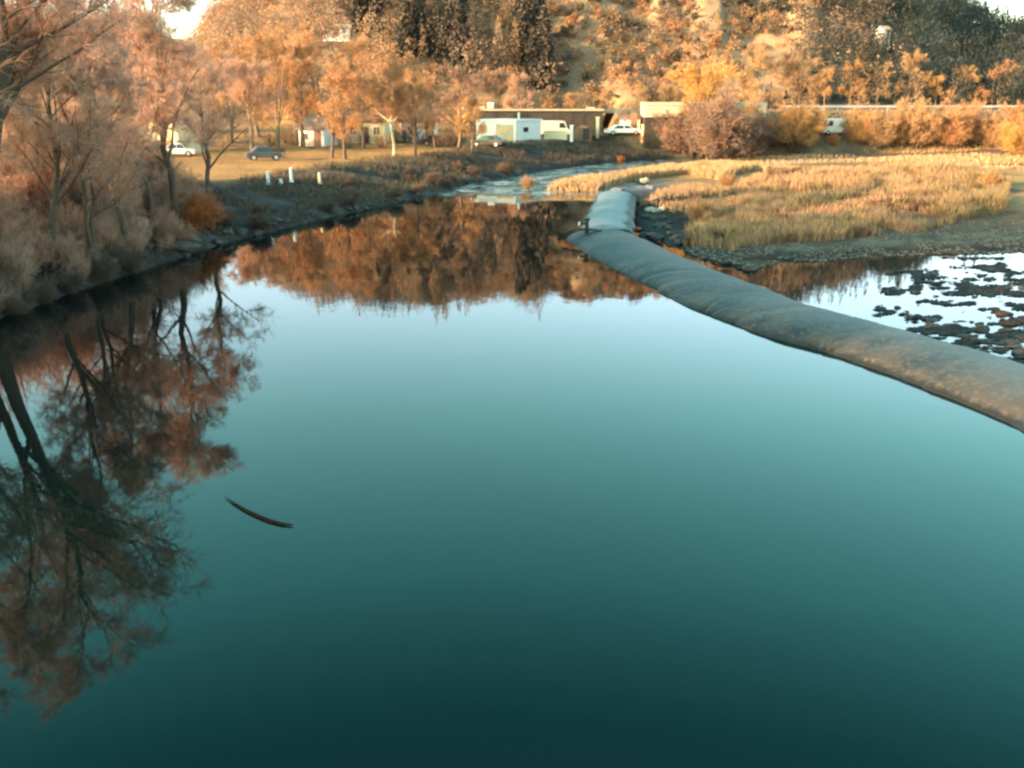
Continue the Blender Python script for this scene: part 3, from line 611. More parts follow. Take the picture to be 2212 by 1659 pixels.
# ------------------------------------------------------------------ hillside woodland (reads as one mass)
def crowns(rng, pos, h, rad, cols, nq, size, cone):
    """pos (N,3) bases; leaf clumps spread through each crown"""
    N = len(pos); Vs = rng.normal(size=(N, nq, 3)); Vs = unit(Vs) * rng.uniform(0.45, 1.0, (N, nq, 1)) ** 0.6
    lump = rng.normal(size=(N, 6, 3)) * 0.42; which = rng.integers(0, 6, (N, nq))
    rr = rad[:, None, None]; hh = h[:, None]
    if cone:
        t = rng.random((N, nq)) ** 1.25; a = rng.uniform(0, 6.28, (N, nq)); q = (1 - t) ** 0.9 * rng.uniform(0.5, 1.1, (N, nq))
        P = np.stack([np.cos(a) * q * rad[:, None], np.sin(a) * q * rad[:, None], t * hh], -1)
    else:
        Vs = Vs * 0.62 + np.take_along_axis(lump, which[..., None].repeat(3, -1), 1)
        P = Vs * np.stack([rad, rad, h * 0.42], -1)[:, None]; P[..., 2] += hh * 0.56
    P = P + pos[:, None]
    V, Fc = leaf_quads(rng, P.reshape(-1, 3), size, 0.0)
    tn = np.repeat(cols, nq, 0) * rng.uniform(0.75, 1.2, (N * nq, 1)) * (1 + rng.normal(size=(N * nq, 3)) * 0.03)
    return V, Fc, np.clip(tn, 0.005, 1)
rg = np.random.default_rng(77)
n_try = 13000
th = rg.uniform(R(-33), R(36), n_try); dd = np.sqrt(rg.uniform(186 ** 2, 480 ** 2, n_try))
x, y = np.sin(th) * dd, np.cos(th) * dd; z = terrain(x, y); px, py = project(x, y, z)
Dr = 352 + 130 * sstep(-0.30, -0.36, th) + 60 * sstep(0.28, 0.5, th)
patch = fbm(th * 38, dd * 0.012, 61, 3)
bare_zone = (px > 1175) & (px < 1720) & (py > -400)
keep = (dd < Dr) & ((rg.random(n_try) < 0.62) | bare_zone) & (rg.random(n_try) < np.where(bare_zone, 0.36, 0.85))
keep &= ~((px > 300) & (px < 440) & (dd < 260) & (py > 150))
x, y, z, px, py, th, dd, patch, bz = [q[keep] for q in (x, y, z, px, py, th, dd, patch, bare_zone)]
n = len(x); u = rg.random(n)
pal = lambda *c: np.array(c)[rg.integers(0, len(c), n)]
warm = pal((0.6, 0.34, 0.19), (0.62, 0.37, 0.22), (0.54, 0.31, 0.17), (0.58, 0.29, 0.15), (0.5, 0.33, 0.21))
dull = pal((0.4, 0.26, 0.18), (0.3, 0.2, 0.145), (0.26, 0.185, 0.14), (0.42, 0.28, 0.19))
dark = pal((0.11, 0.09, 0.065), (0.08, 0.072, 0.056), (0.14, 0.1, 0.075), (0.075, 0.078, 0.062))
blue = pal((0.05, 0.06, 0.055), (0.04, 0.055, 0.05), (0.075, 0.075, 0.065), (0.1, 0.09, 0.075))
warm, dull = warm * 0.78, dull * 0.85
cols = warm.copy()
mid = (px > 640) & (px < 1180)
c_d = mid & (patch > 0.46); cols[c_d & (u < 0.8)] = dark[c_d & (u < 0.8)]; cols[mid & ~c_d & (u < 0.55)] = dull[mid & ~c_d & (u < 0.55)]
c_r = px > 1650 + 260 * np.clip((py - 20) / 160, -1, 1) * -0.25
edge = c_r & (px < 1900) & (u < 0.45); cols[c_r] = blue[c_r]; cols[edge] = dull[edge]
c_l = px < 430; cols[c_l] = np.where((u < 0.6)[:, None], dull * 0.6, dark)[c_l]
top_l = (px < 760) & (px > 430) & (py < 190) & (u < 0.72); cols[top_l] = dull[top_l]
gd = bz & (patch > 0.5) & (u < 0.75); cols[gd] = (dark * 1.3)[gd]
spots = bz & (u < 0.2); cols[spots] = (dull * 0.8)[spots]
con = (u > 0.86) & (c_d | c_r)
hgt = np.where(con, rg.uniform(8, 13, n), rg.uniform(4.5, 9.5, n)); hgt[bz] = rg.uniform(1.2, 4.2, bz.sum()); rad_ = np.where(con, hgt * 0.2, hgt * rg.uniform(0.34, 0.5, n))
bp_ = np.stack([x, y, z], -1)
ts = rg.uniform(R(-8), R(19), 9000); ds = np.sqrt(rg.uniform(190 ** 2, 350 ** 2, 9000)); xs, ys = np.sin(ts) * ds, np.cos(ts) * ds; zs = terrain(xs, ys)
g_ = fbm(ts * 60, ds * 0.02, 71, 3); ks = rg.random(9000) < np.clip((g_ - 0.3) * 4, 0.15, 1); xs, ys, zs, g_ = xs[ks], ys[ks], zs[ks], g_[ks]; ns = len(xs)
cs = np.array(((0.56, 0.34, 0.2), (0.5, 0.3, 0.16), (0.3, 0.2, 0.13), (0.1, 0.085, 0.06), (0.58, 0.31, 0.15)))[rg.integers(0, 5, ns)]
hs = rg.uniform(0.7, 2.4, ns); S_ = crowns(rg, np.stack([xs, ys, zs], -1), hs, hs * rg.uniform(0.45, 0.8, ns), cs, 60, 0.2, False)
A = crowns(rg, bp_[~con], hgt[~con], rad_[~con], cols[~con], 250, 0.24, False)
B_ = crowns(rg, bp_[con], hgt[con], rad_[con], cols[con] * 0.8, 240, 0.25, True)
V = np.concatenate([A[0], B_[0], S_[0]]); Fc = np.concatenate([A[1], B_[1] + len(A[0]), S_[1] + len(A[0]) + len(B_[0])]); tn = np.concatenate([A[2], B_[2], S_[2]])
o = link('hillside_woodland', raw_mesh('hillside_woodland', V, Fc, M['wood'], tn))
set_props(o, 'autumn woodland of orange and dark trees covering the hillside behind the river', 'woodland', None, 'stuff')

# ------------------------------------------------------------------ grasses
def blades(name, pts, h, wd, cols, seed, label, cat='grass', lean=0.2):
    rs = np.random.default_rng(seed); N = len(pts); a = rs.uniform(0, 6.28, N); s = np.stack([np.cos(a), np.sin(a), 0 * a], 1)
    ln = rs.normal(size=(N, 3)) * lean; ln[:, 2] = 1; tip = pts + ln * h[:, None]; mid_ = pts + ln * h[:, None] * np.array([0.35, 0.35, 0.55])
    V = np.stack([pts - s * wd / 2, pts + s * wd / 2, mid_ + s * wd * 0.45, tip, mid_ - s * wd * 0.45], 1).reshape(-1, 3)
    k = np.arange(N)[:, None] * 5
    me = raw_mesh(name, V, np.concatenate([k, k + 1, k + 2, k + 3, k + 4], 1), M['grass'], np.clip(cols * rs.uniform(0.65, 1.25, (N, 1)), 0, 1))
    return set_props(link(name, me), label, cat, None, 'stuff')
def scatter(seed, poly_px, n, zref=0.3):
    rs = np.random.default_rng(seed); pw = np.array([G(a, b, zref) for a, b in poly_px])
    q = rs.uniform(pw.min(0), pw.max(0), (n * 4, 2)); q = q[inside(q[:, 0], q[:, 1], [tuple(p) for p in pw])][:n]
    return np.concatenate([q, terrain(q[:, 0], q[:, 1])[:, None] - 0.03], 1), rs
gold, sand, tan_, oliv = np.array((0.53, 0.33, 0.165)), np.array((0.48, 0.315, 0.2)), np.array((0.36, 0.215, 0.14)), np.array((0.32, 0.22, 0.11))
pts, rs = scatter(1, [(1478, 492), (1560, 506), (1800, 492), (2000, 478), (2170, 452), (2180, 415), (2100, 380), (1900, 376), (1660, 380), (1560, 430)], 120000)
cl = fbm(pts[:, 0] * 0.3, pts[:, 1] * 0.45, 41); pts = pts[cl > 0.36]; cl = cl[cl > 0.36]; n = len(pts)
k = np.clip((cl - 0.34) * 5, 0, 1)[:, None]; cols = tan_ * (1 - k) + gold * k; c2 = fbm(pts[:, 0] * 0.5 + 40, pts[:, 1] * 0.8, 44); cols = np.where((c2 < 0.36)[:, None], np.array((0.2, 0.115, 0.08)), np.where((c2 > 0.56)[:, None], sand * np.array((1.1, 0.95, 0.9)), cols)); pxg, pyg = project(*pts.T)
right = (np.clip((pxg - 1950) / 150, 0, 1) * 0.7)[:, None]; cols = cols * (1 - right) + oliv * right
hh = rs.uniform(0.42, 0.95, n) * (0.55 + 1.0 * np.clip((cl - 0.3) * 3, 0, 1))
blades('reed_bed', pts, hh, 0.05, cols, 2, 'tall golden reed bed on the low bank right of the dam', 'reeds')
pts, rs = scatter(5, [(1182, 409), (1290, 412), (1350, 392), (1480, 380), (1560, 395), (1640, 378), (1560, 362), (1440, 368), (1330, 388), (1210, 402)], 22000, 0.1)
cl = fbm(pts[:, 0] * 0.3, pts[:, 1] * 0.3, 43); pts = pts[(cl > 0.33) | (project(*pts.T)[0] < 1300)]; n = len(pts)
blades('yellow_reeds', pts, rs.uniform(0.5, 1.15, n), 0.09, np.where(rs.random((n, 1)) < 0.7, gold * 1.1, sand), 6, 'bright yellow reeds on the point between the channel and the dam', 'reeds')
pts, rs = scatter(9, [(1380, 420), (1500, 404), (1580, 420), (1560, 436), (1470, 434)], 5000, 0.2)
blades('tussock_grass', pts, rs.uniform(0.4, 0.9, len(pts)), 0.07, np.where(rs.random((len(pts), 1)) < 0.5, gold, tan_), 7, 'dry tussock grass beside the dark gully', 'grass')
pts, rs = scatter(12, [(1600, 372), (2300, 372), (2500, 400), (2500, 338), (1640, 328), (1560, 345)], 34000)
cl = fbm(pts[:, 0] * 0.05, pts[:, 1] * 0.22, 47); g = (cl > 0.42) & (fbm(pts[:, 0] * 0.03, pts[:, 1] * 0.16, 77) < 0.52); pts, cl = pts[g], cl[g]
blades('meadow_grass', pts, rs.uniform(0.15, 0.6, len(pts)), 0.09, np.where((cl > 0.52)[:, None], gold, sand), 8, 'dry meadow grass in pale bands across the flat field on the right', 'grass')
bk = np.array([G(*p) for p in [(-60, 700)] + L_px]); q = resample(bk, 0.3)[0]; rs = np.random.default_rng(17)
pts = np.repeat(q, 90, 0) + rs.normal(size=(len(q) * 90, 2)) * 0.2; nn = unit(np.gradient(q, axis=0)); nn = np.stack([-nn[:, 1], nn[:, 0]], 1)
off = rs.random(len(pts)) ** 0.8 * 11 + 0.3; pts = pts + np.repeat(nn, 90, 0) * off[:, None]
g = fbm(pts[:, 0] * 0.35, pts[:, 1] * 0.35, 49) > 0.42; pts = pts[g]; off = off[g]
pts = np.concatenate([pts, terrain(pts[:, 0], pts[:, 1])[:, None] - 0.03], 1); g = pts[:, 2] > 0.05; pts = pts[g]; off = off[g]
bc = np.where((rs.random(len(pts)) < 0.5)[:, None], np.array((0.2, 0.14, 0.09)), np.array((0.14, 0.11, 0.08)))
blades('bank_weeds', pts, rs.uniform(0.15, 0.6, len(pts)), 0.05, bc, 18, 'withered brown weeds covering the slope of the left bank', 'weeds', 0.5)

# ------------------------------------------------------------------ plant prototypes
PROTO['big'] = bare_tree(101, 16.5, 1.15, (0.13, 0.0), 1, 0.25, 0.3, 0.018, 1.75, None, 0.022, False, 34)
PROTO['bank_a'] = bare_tree(102, 13.5, 0.9, (0.06, 0.0), 1, 0.15, 0.25, 0.018, 1.7, None, 0.018, False, 26)
PROTO['bank_b'] = bare_tree(103, 13.5, 0.95, (0.02, 0.03), 2, 0.1, 0.25, 0.018, 1.6, None, 0.018, False, 26)
PROTO['poplar'] = bare_tree(104, 19.0, 1.0, (0.0, 0.0), 1, 0.0, 0.25, 0.025, 0.9, None, 0.013, True)
PROTO['round_a'] = bare_tree(105, 11.0, 0.95, (0, 0), 1, 0.0, 0.18, 0.032, 1.25, (0.07, 0.08))
PROTO['round_b'] = bare_tree(106, 11.0, 1.0, (0.04, 0), 2, 0.05, 0.16, 0.032, 1.25, (0.07, 0.08))
PROTO['round_c'] = bare_tree(107, 11.0, 0.85, (-0.03, 0), 1, 0.0, 0.2, 0.032, 1.25, (0.07, 0.08))
PROTO['willow'] = shrub_mesh(201, 6.0, 3.6, 34, 1.35, 0.018, None, 0.12)
PROTO['willow_b'] = shrub_mesh(202, 5.0, 3.4, 30, 1.35, 0.018, None, 0.2)
PROTO['thin'] = shrub_mesh(206, 6.0, 3.6, 26, 0.95, 0.013, None, 0.12); PROTO['thin_b'] = shrub_mesh(207, 6.0, 3.9, 24, 0.95, 0.013, None, 0.2)
PROTO['low'] = shrub_mesh(203, 1.6, 1.4, 22, 1.0, 0.016, (0.05, 0.2), 0.1)
PROTO['golden'] = shrub_mesh(204, 6.0, 3.1, 40, 1.3, 0.026, (0.07, 0.3))
PROTO['golden_b'] = shrub_mesh(205, 6.0, 3.5, 44, 1.3, 0.026, (0.07, 0.3))
for k in range(2): PROTO['fir%d' % k] = conifer_mesh(301 + k, 14.0, 2.7 + 0.3 * k)
prnd = random.Random(9)
def at_px(px, py_base, top=None, proto_h=1.0, dz=0.0, max_sc=9):
    x, y, z = hit(px, py_base)
    sc = 1.0 if top is None else min(max_sc, (z_at(px, top, y) - z) / proto_h)
    return (x, y, z + dz), sc
TW, TR = ('stems', 'foliage'), ('trunk', 'crown')
# --- left bank: tall bare trees whose trunks show in the reflection
def on_bank(px, py, back):
    """a point the given metres up the bank from the waterline at this pixel"""
    p = G(px, py); i = np.argmin(np.hypot(*(q - p).T)); v = p + nn[i] * back
    return (float(v[0]), float(v[1]), ground(v[0], v[1]))
bank_trees = [
 ('big', (40, 680), 1.6, 1.0, 0.6, 'huge dark bare tree at the left edge with a thick trunk leaning over the water', 'bark_dark', 'tw_brown'),
 ('bank_b', (-70, 716), 1.5, 1.1, 1.1, 'tall forked bare tree at the very left edge leaning behind the thicket', 'bark_dark', 'tw_brown'),
 ('big', (118, 650), 4.5, 0.86, 0.35, 'big bare tree with spreading limbs second from the left edge', 'bark_dark', 'tw_brown'),
 ('bank_a', (205, 616), 2.0, 0.84, 1.0, 'bare bank tree standing among willow shrubs right of the huge leaning tree', 'bark_dark', 'tw_brown'),
 ('bank_b', (275, 596), 1.6, 0.74, 2.2, 'forked bare bank tree, its two stems rising behind the willow shrubs', 'bark_dark', 'tw_brown'),
 ('bank_a', (328, 580), 1.4, 0.88, 3.5, 'slender slanting bare tree whose thin trunk is mirrored in bright water', 'bark_dark', 'tw_grey'),
 ('bank_b', (440, 540), 3.0, 0.97, 0.3, 'dark double trunked bare tree at the bend of the left bank', 'bark_dark', 'tw_brown'),
 ('bank_a', (486, 526), 3.2, 1.06, 5.0, 'dark bare tree with bushy crown just right of the double trunked tree', 'bark_dark', 'tw_brown'),
 ('bank_a', (566, 506), 4.0, 0.8, 2.0, 'small thin bare tree standing alone left of the white posts', 'bark_dark', 'tw_grey')]
for pr, p, back, sc, rz, lab, bk_, cw in bank_trees:
    plant(pr, 'bare_tree', lab, 'tree', on_bank(*p, back), sc, rz, 'bare trees on the left bank', M[bk_], M[cw])
for k, (wx, wy, sc) in enumerate([(-31, 30, 0.9), (-33, 22, 0.8)]):
    plant(('bank_b', 'big', 'bank_a')[k % 3], 'bare_tree', 'bare tree on the left bank before the huge leaning tree, outside the picture', 'tree', (wx, wy, ground(wx, wy)), sc * (0.8 if k % 3 == 1 else 1), k * 1.7, 'bare trees beside the bridge end', M['bark_dark'], M['tw_brown'])
for k, (wx, wy, sc) in enumerate([(-36, 13.5, 1.05), (-38, 17, 1.1), (-40, 20.5, 1.1), (-36.5, 24, 1.0), (-39, 28.5, 0.95), (-37, 32, 0.85), (-40, 35, 0.95), (-38, 39, 0.9), (-43, 15, 1.15), (-43, 24, 1.1), (-44, 31, 1.05), (-45, 38, 1.0)]):  # unseen conifers, added to throw shade across the dam
    plant('fir%d' % (k % 2), 'conifer_tree', 'dark conifer added out of view on the left to shade the dam', 'tree', (wx, wy, ground(wx, wy)), (sc * 1.25, sc * 1.25, sc), k * 1.1, 'unseen conifers added for shade', M['bark_dark'], M['needle'])
pop = [(165, 330, 0.95, 'tall pale trunked poplar rising through the brown twigs at upper left'), (205, 325, 0.88, 'slimmer pale poplar close right of the tall pale poplar'), (430, 318, 0.74, 'thin pale poplar standing above the orange crowns left of centre')]
for px, py, sc, lab in pop:
    l, _ = at_px(px, py); plant('poplar', 'poplar_tree', lab, 'tree', l, sc, px * 0.1, 'pale poplars', M['bark_pale'], M['lf_sand'])
# --- left: mass of brown willow shrubs
for px, py, back, pr, sc, mm, lab in [(-40, 705, 0.2, 'willow_b', 0.26, 'tw_bank', 'willow shrub on the shore cut by the left edge'), (45, 678, 0.1, 'willow_b', 0.26, 'tw_bank', 'willow shrub hiding the foot of the huge leaning tree'), (105, 655, 0.1, 'willow', 0.2, 'tw_bank', 'willow shrub on the waterline just right of the huge leaning tree'),
  (165, 634, 0.2, 'willow_b', 0.24, 'tw_bank', 'drooping dull willow shrub touching the water left of the forked tree'), (235, 610, 0.3, 'willow', 0.26, 'tw_bank', 'small willow shrub on the waterline below the forked tree'), (300, 590, 0.3, 'willow_b', 0.28, 'tw_bank', 'small dull willow shrub on the waterline by the slender slanting tree')]:
    plant(pr, 'willow_shrub', lab, 'shrub', on_bank(px, py, back), sc, px * 0.7, 'willow shrubs on the left bank', M['bark_dark'], M[mm], TW)
for px, py, sc, rz, lab in [(60, 440, 1.5, 0.3, 'tall hazy willow with fine pale twigs at far left behind the thicket'), (150, 440, 1.45, 1.9, 'tall hazy willow with fine pale twigs below the tall pale poplar'), (235, 432, 1.25, 3.1, 'hazy pale willow in front of the pale board fence'), (305, 440, 0.62, 4.4, 'smaller hazy willow in front of the small yellow cream house'), (5, 470, 1.3, 5.2, 'hazy pale willow cut by the left edge'), (365, 448, 0.46, 0.9, 'small hazy willow left of the dark double trunk')]:
    l, _ = at_px(px, py); plant('thin' if px % 2 else 'thin_b', 'willow_shrub', lab, 'shrub', l, sc, rz, 'willow shrubs on the left bank', M['bark_dark'], M['tw_brown'], TW)
wil = [(40, 600, 'willow', 0.33, 'tw_brown', 'large brown willow shrub at the left edge above the dark waterline'),
 (130, 585, 'willow_b', 0.36, 'tw_brown', 'spreading brown willow shrub overhanging the shore by the huge tree'),
 (215, 560, 'willow', 0.34, 'tw_brown', 'warm brown willow shrub with dense twigs between two bare trees'),
 (285, 545, 'willow_b', 0.4, 'tw_grey', 'grey brown willow shrub on the shore left of the slender slanting tree'),
 (350, 520, 'willow', 0.33, 'tw_brown', 'smaller willow shrub above the large pale shore stone'),
 (60, 500, 'willow', 0.75, 'tw_brown', 'tall willow shrub in the second row at the left edge'),
 (190, 480, 'willow_b', 0.9, 'tw_brown', 'tall bushy willow in the second row below the pale poplars'),
 (290, 465, 'willow', 0.4, 'tw_grey', 'grey willow shrub in front of the pale hidden houses'),
 (-60, 540, 'willow_b', 0.7, 'tw_brown', 'willow shrub cut by the left edge of the picture'),
 (20, 420, 'willow', 1.3, 'tw_orange', 'orange brown tall willow behind the shrubs at far left'),
 (120, 410, 'willow_b', 1.4, 'tw_brown', 'high brown willow behind the second row under the poplars'),
 (225, 400, 'willow', 0.85, 'tw_orange', 'rounded orange willow left of the white gabled house'),
 (400, 470, 'willow_b', 0.45, 'tw_grey', 'low grey willow left of the dark double trunk'),
 (425, 488, 'low', 1.2, 'lf_rust', 'small bright orange shrub on the dark bank below the double trunk'),
 (160, 540, 'low', 1.1, 'lf_rust', 'small rust coloured shrub low among the brown willows'),
 (330, 430, 'willow', 0.42, 'tw_brown', 'short willow below the parked cars on the left'),]
for px, py, pr, sc, mm, lab in wil:
    l, _ = at_px(px, py); plant(pr, 'willow_shrub', lab, 'shrub', l, sc, px * 0.37, 'willow shrubs on the left bank', M['bark_dark'], M[mm], TW)
for k in range(84):
    px = prnd.uniform(-90, 430); f0 = np.interp(px, [-90, 0, 80, 150, 230, 300, 370, 430], [720, 690, 662, 636, 610, 588, 565, 546]); q_ = prnd.random()
    l, _ = at_px(px, f0 - 8 - q_ * (f0 - 425)); pr = prnd.choice(('thin', 'thin_b', 'thin', 'willow'))
    plant(pr, 'thicket_shrub', 'low leafless brown shrub in the thicket covering the left bank', 'shrub', l, ((0.20 if pr != 'willow' else 0.15) + 0.72 * q_) * prnd.uniform(0.8, 1.2) * (0.68 if px > 240 else 1.0), prnd.uniform(0, 6.28), 'thicket on the left bank', M['bark_dark'], M[prnd.choice(('tw_brown', 'tw_brown', 'tw_grey', 'tw_bank'))], TW)
for k in range(26):
    px = prnd.uniform(330, 1120); f0 = np.interp(px, [p[0] for p in L_px], [p[1] for p in L_px]); hgt_ = np.interp(px, [330, 480, 700, 1000, 1120], [60, 75, 70, 46, 40])
    l, _ = at_px(px, f0 - prnd.uniform(0.12, 0.95) * hgt_)
    plant('low', 'bank_shrub', 'low dull brown shrub on the shaded slope of the left bank', 'shrub', l, prnd.uniform(0.25, 0.7), prnd.uniform(0, 6.28), 'low shrubs on the left bank slope', M['bark_dark'], M['tw_bank'], TW)
# --- orange park trees behind the lawn
park = [(545, 330, 120, 'a', 'tw_brown', 'leftmost brown crowned park tree beside the dark bank trees'), (600, 322, 95, 'b', 'tw_orange', 'tall orange park tree left of the leaning dark trunk'),
 (655, 318, 100, 'c', 'tw_orange', 'broad orange park tree above the white posts'), (716, 342, 135, 'b', 'tw_orange', 'orange park tree with a dark leaning trunk at the lawn edge'),
 (745, 344, 170, 'c', 'tw_orange', 'thin stemmed orange park tree right of the leaning dark trunk'), (785, 322, 150, 'a', 'tw_orange', 'round orange park tree in front of a cream house'),
 (852, 338, 175, 'a', 'tw_orange', 'orange park tree with a pale straight trunk near mid lawn'), (896, 336, 178, 'c', 'tw_orange', 'slim orange park tree on the right part of the lawn'),
 (940, 318, 165, 'b', 'tw_orange', 'bushy orange park tree behind the red brown car'), (990, 322, 150, 'c', 'tw_purple', 'reddish brown park tree left of the white shed'),
 (1018, 330, 215, 'c', 'lf_gold', 'slim golden tree at the lawn end beside the white shed'),
 (500, 310, 105, 'b', 'tw_orange', 'large orange tree behind the dark double trunked tree'), (450, 300, 100, 'a', 'tw_orange', 'pale orange tree between the houses and the thin poplar'),
 (560, 296, 85, 'c', 'tw_orange', 'orange tree in the back row reaching the hill foot at left'), (640, 294, 80, 'a', 'tw_orange', 'high orange tree in the back row above the lawn'),
 (700, 290, 72, 'b', 'tw_orange', 'rounded orange tree in the back row below the pale hill house'), (770, 288, 95, 'c', 'tw_orange', 'orange tree in the back row behind the cream house'),
 (835, 286, 130, 'b', 'tw_orange', 'dull orange tree in the back row near mid lawn'), (900, 284, 150, 'a', 'tw_orange', 'low orange tree in the back row right of the small pale house'),
 (360, 262, 130, 'c', 'lf_rust', 'rust red tree behind the grey roofed house'), (300, 262, 165, 'a', 'tw_brown', 'brown tree left of the rust red tree'), (400, 262, 110, 'b', 'tw_orange', 'orange tree right of the rust red tree'),
 (100, 320, 100, 'b', 'tw_orange', 'orange tree at upper left behind the leaning limbs'), (30, 330, 85, 'a', 'tw_orange', 'orange tree in the upper left corner'), (250, 262, 150, 'c', 'tw_brown', 'brown tree above the pale fence strip')]
for px, py, top, v, mm, lab in park:
    l, sc = at_px(px, py, top, 10.6); plant('round_' + v, 'park_tree', lab, 'tree', l, sc, px * 0.21, 'orange trees behind the left lawn', M['bark_pale'] if px == 852 else M['bark_dark' if py > 330 else 'bark_grey'], M[mm])
for k in range(16):
    px = 590 + 27 * k + prnd.uniform(-8, 8); l, _ = at_px(px, prnd.uniform(306, 322))
    plant(prnd.choice(('thin', 'thin_b')), 'thicket_shrub', 'low leafless brown shrub in the ragged line under the park trees', 'shrub', l, prnd.uniform(0.28, 0.5), px, 'shrubs under the park trees', M['bark_dark'], M[prnd.choice(('tw_bank', 'tw_brown', 'tw_orange'))], TW)
# --- trees behind the white shed and below the hill
back = [(1030, 252, 170, 'round_b', 'tw_purple', 'purplish bare tree behind the left end of the dark wall'), (1075, 250, 150, 'round_a', 'tw_purple', 'rounded purplish tree behind the white shed'),
 (1120, 248, 165, 'round_c', 'tw_brown', 'dull brown tree below the dark conifer stand'), (1175, 246, 200, 'round_b', 'lf_sand', 'low sandy tree right of the conifer stand'),
 (1240, 244, 198, 'round_a', 'lf_sand', 'low sandy tree behind the middle of the dark wall'), (1310, 242, 195, 'round_c', 'lf_sand', 'pale sandy tree left of the beige warehouse'),
 (1375, 240, 190, 'round_b', 'lf_sand', 'sandy tree above the left end of the beige warehouse'), (1440, 238, 180, 'round_a', 'lf_sand', 'sandy tree behind the beige warehouse beside the yellow tree'),
 (1530, 250, 128, 'round_a', 'lf_yellow', 'bright yellow orange tree in front of the beige warehouse'), (1600, 236, 160, 'round_c', 'lf_sand', 'sandy tree right of the bright yellow tree'),
 (1660, 238, 110, 'round_b', 'lf_sand', 'tall pale tree above the right end of the warehouse'), (1720, 236, 118, 'round_a', 'lf_sand', 'pale tree behind the round golden bush'),
 (1775, 236, 150, 'round_c', 'lf_gold', 'small golden tree above the white van on the right'), (1830, 236, 138, 'round_c', 'lf_gold', 'golden tree left of the pointed pale tree'),
 (1885, 234, 142, 'round_b', 'lf_sand', 'sandy tree between the golden tree and the tallest pointed tree'), (1955, 234, 120, 'round_c', 'lf_sand', 'pointed pale tree against the dark right hill'),
 (2010, 234, 160, 'round_a', 'lf_gold', 'short golden tree beneath the dark right hill'), (2075, 234, 150, 'round_b', 'lf_gold', 'golden tree left of the broad crowns at far right'),
 (2130, 234, 140, 'round_b', 'tw_orange', 'broad orange crown behind the road at far right'), (2200, 234, 138, 'round_a', 'tw_orange', 'broad orange crown cut by the right edge'), (2280, 234, 130, 'round_b', 'tw_orange', 'broad orange tree beyond the right edge')]
for px, py, top, pr, mm, lab in back:
    Yb = 140 if mm == 'lf_yellow' else 176 + (px % 7); d_ = ray(px, 300); xb = d_[0] * Yb / d_[1]; zb = ground(xb, Yb); sc = max(0.3, (z_at(px, top, Yb) - zb) / 10.6)
    plant(pr, 'hill_foot_tree', lab, 'tree', (xb, Yb, zb), sc, px * 0.3, 'trees along the foot of the hill', M['bark_grey'], M[mm])
# --- conifers standing out on the hillside
fir = [(1118, 95), (1140, 110), (1160, 130), (1128, 140), (1150, 160), (1172, 165), (1140, 70), (1165, 95), (1122, 50), (1150, 185), (1178, 190), (1135, 30)]
fir2 = [(950, 120), (975, 135), (995, 115), (965, 155), (990, 160), (1005, 85), (960, 80)]
fir3 = [(870, 85), (895, 100), (915, 120), (880, 125), (905, 70)]
fir4 = [(775, 70), (800, 60), (815, 85)]
for fl, lab in ((fir, 'dark conifer in the tall stand on the hillside behind the white shed'), (fir2, 'dark conifer in the second hillside stand left of the tallest stand'), (fir3, 'dark conifer in the small stand at the middle of the hillside'), (fir4, 'bluish conifer in the trio high on the left of the hillside')):
    for k, (px, py) in enumerate(fl):
        l, _ = at_px(px, py); plant('fir%d' % (k % 2), 'conifer_tree', lab, 'tree', (l[0], l[1], l[2] - 0.4), prnd.uniform(0.62, 0.95), px * 1.0, lab.replace('dark conifer', 'conifers').replace('bluish conifer', 'conifers'), M['bark_dark'], M['needle'])
# --- right field bushes
bush = [(1500, 338, 232, 'golden', 'tw_purple', 'dusky brown bush left of the large purple brown bush'), (1555, 350, 222, 'golden_b', 'tw_purple', 'large purple brown bush at the edge of the pale field'), (1455, 330, 255, 'golden', 'tw_brown', 'brown bush at the left of the field beside the channel'),
 (1605, 340, 250, 'golden_b', 'tw_purple', 'dark brown bush leaning right of the large purple brown bush'), (1722, 325, 208, 'golden', 'lf_gold', 'round golden bush with a dark base in the middle of the field'), (1858, 312, 225, 'golden', 'lf_gold', 'wide golden bush right of the white van'),
 (1925, 316, 240, 'golden', 'lf_gold', 'golden bush between the wide bush and the pointed bush'), (1978, 318, 200, 'golden', 'lf_sand', 'pointed sandy bush with a shaded right side'), (2060, 322, 205, 'golden', 'tw_orange', 'orange brown bush with a black shadow under it'),
 (2195, 338, 255, 'golden', 'lf_yellow', 'small bright yellow bush at the right edge'), (1800, 316, 285, 'golden_b', 'lf_gold', 'low golden bush in front of the white van'),
 (1900, 322, 235, 'golden', 'lf_sand', 'sandy bush in front of the raised road between two golden bushes'), (2150, 322, 225, 'golden', 'lf_sand', 'broad sandy bush left of the bright yellow bush'), (2240, 330, 185, 'golden', 'tw_orange', 'orange bush cut by the right edge behind the bright yellow bush'), (1405, 312, 286, 'low', 'lf_rust', 'low rust bush in front of the whitewashed wall'), (1450, 316, 280, 'low', 'lf_gold', 'low golden bush in front of the whitewashed wall'), (1665, 318, 262, 'golden', 'lf_sand', 'sandy bush between the purple brown bush and the round golden bush'),
 (1140, 408, 376, 'golden', 'lf_sand', 'tiny rounded reddish tuft standing alone in the channel'), (1340, 350, 338, 'low', 'lf_rust', 'low reddish bush on the far point beside the channel'), (1570, 408, 372, 'golden', 'tw_orange', 'reddish shrub at the left end of the golden bank'),
 (2140, 404, 365, 'golden_b', 'lf_gold', 'bright golden shrub at the right end of the reed bed'), (1520, 375, 350, 'low', 'lf_gold', 'small golden shrub below the large purple brown bush'), (1510, 480, 425, 'golden_b', 'tw_orange', 'wispy orange shrub at the left tip of the reed bed'),
 (1690, 312, 292, 'golden_b', 'lf_sand', 'low sandy bush left of the round golden bush')]
